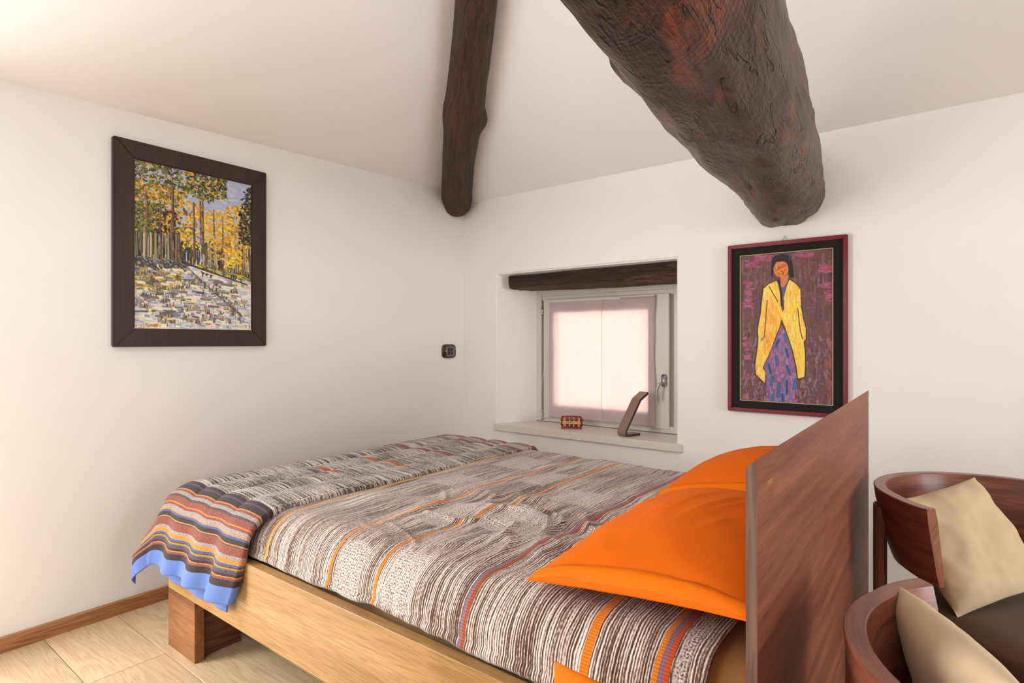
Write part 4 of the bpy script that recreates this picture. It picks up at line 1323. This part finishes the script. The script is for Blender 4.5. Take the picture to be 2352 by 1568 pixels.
bmesh.ops.recalc_face_normals(b, faces=b.faces)
lm = from_bm('strip', b); lm.materials.append(M_BRONZE); lm.materials.append(M_BRONZE_EDGE)
link('strip', lm, None, lamp)
o = lathe('touch_button', [(0, 0), (.008, 0), (.008, .0015), (0, .002)], M_BRONZE_EDGE, lamp, 14)
o.location = (0.08 * e[0] + wv[0] * .036, 0.08 * e[1] + wv[1] * .036, 0.0122)
o = lathe('power_socket', [(0, 0), (.0022, 0), (.0022, .001), (0, .0012)], plain('black_hole', S(12, 10, 10), 0.6), lamp, 10)
o.location = (wv[0] * .045 - .001, wv[1] * .045 - .0045, 0.022); o.rotation_euler = (math.radians(90), 0, math.radians(-21))

rack = thing('bead_rack', (0.885, 0.11, 0.6125), 'small red-brown wooden bead rack with a pale lettered slat on the sill', 'ornament')
rack.scale = (0.86, 0.86, 0.95); rack.rotation_euler = (0, 0, math.radians(27))
M_RED = wood('red_stained_wood', S(110, 40, 24), S(150, 62, 40), S(178, 84, 56), 'x', 0.3, 200, 30)
M_PALE = wood('pale_wood', S(206, 150, 96), S(220, 168, 114), S(232, 186, 134), 'x', 0.5, 200, 30)
M_INK = plain('burnt_lettering', S(120, 76, 44), 0.8)
hw = 0.079
for sy in (-1, 1):
    yb = sy * 0.017
    for nm, zc in (('upper_bar', 0.083), ('lower_bar', 0.009)):
        dn = 1 if zc > .05 else -1
        xs_ = np.linspace(-hw, hw, 17)
        lo = [(x, zc - .0045 + (.004 if dn > 0 else .005) * math.cos(x / hw * math.pi / 2) * 1.0 - .001) for x in xs_]
        hi = [(x, zc + .0045 + (.003 if dn > 0 else .0) * math.cos(x / hw * math.pi / 2)) for x in xs_]
        if dn < 0: lo = [(x, max(0.0, -0.0 + .005 * math.cos(x / hw * math.pi / 2) - .0)) for x in xs_]
        prism(nm, lo + hi[::-1], 'y', yb - 0.0045, yb + 0.0045, M_RED, rack, 0.001, 1)
for x in (-0.060, 0.064):
    for sy in (-1, 1):
        box('post', x - .003, x + .003, sy * .017 - .003, sy * .017 + .003, 0.012, 0.078, M_PALE, rack, 0.0008, 1)
sl = box('slat', -0.069, 0.072, -0.0255, -0.0215, 0.034, 0.056, M_PALE, rack, 0.001, 1)
bead = [(0.0008, -0.020), (0.004, -0.0165), (0.011, -0.010), (0.0142, -0.002), (0.0142, 0.003), (0.012, 0.009), (0.006, 0.0145), (0.003, 0.0175), (0.0008, 0.020)]
for zc in (0.031, 0.062):
    for x in (-0.073, -0.033, 0.001, 0.035, 0.077):
        o = lathe('bead', bead, M_RED, rack, 14, loc=(x, 0.0, zc))
# lettering burnt into the slat
cu = bpy.data.curves.new('lettering', 'FONT'); cu.body = 'wynwood'; cu.size = 0.0165; cu.extrude = 0.0003; cu.align_x = 'CENTER'; cu.shear = 0.25
o_ = bpy.data.objects.new('lettering', cu); COL.objects.link(o_)
bpy.context.view_layer.update()
me = bpy.data.meshes.new_from_object(o_); me.name = 'lettering'; bpy.data.objects.remove(o_)
lt = link('lettering', me, M_INK, sl); lt.location = (-0.008, -0.0256, 0.0418); lt.rotation_euler = (math.radians(90), 0, 0)
tr_ = bmesh.new()
bmesh.ops.create_circle(tr_, radius=0.0075, segments=24, cap_ends=True)
bmesh.ops.inset_region(tr_, faces=tr_.faces[:], thickness=0.0016)
bmesh.ops.delete(tr_, geom=[max(tr_.faces, key=lambda f: len(f.verts))], context='FACES')
bm_box(tr_, -0.0007, 0.0007, -0.006, 0.0, -0.0002, 0.0002)
for s_ in (-1, 1):
    vv = [tr_.verts.new(p) for p in ((0, 0, 0), (s_ * .0042, .0046, 0), (s_ * .0030, .0052, 0), (-s_ * .0004, .0012, 0))]
    tr_.faces.new(vv)
em = link('emblem', from_bm('emblem', tr_), M_INK, sl); em.location = (0.046, -0.0257, 0.0455); em.rotation_euler = (math.radians(90), 0, 0)
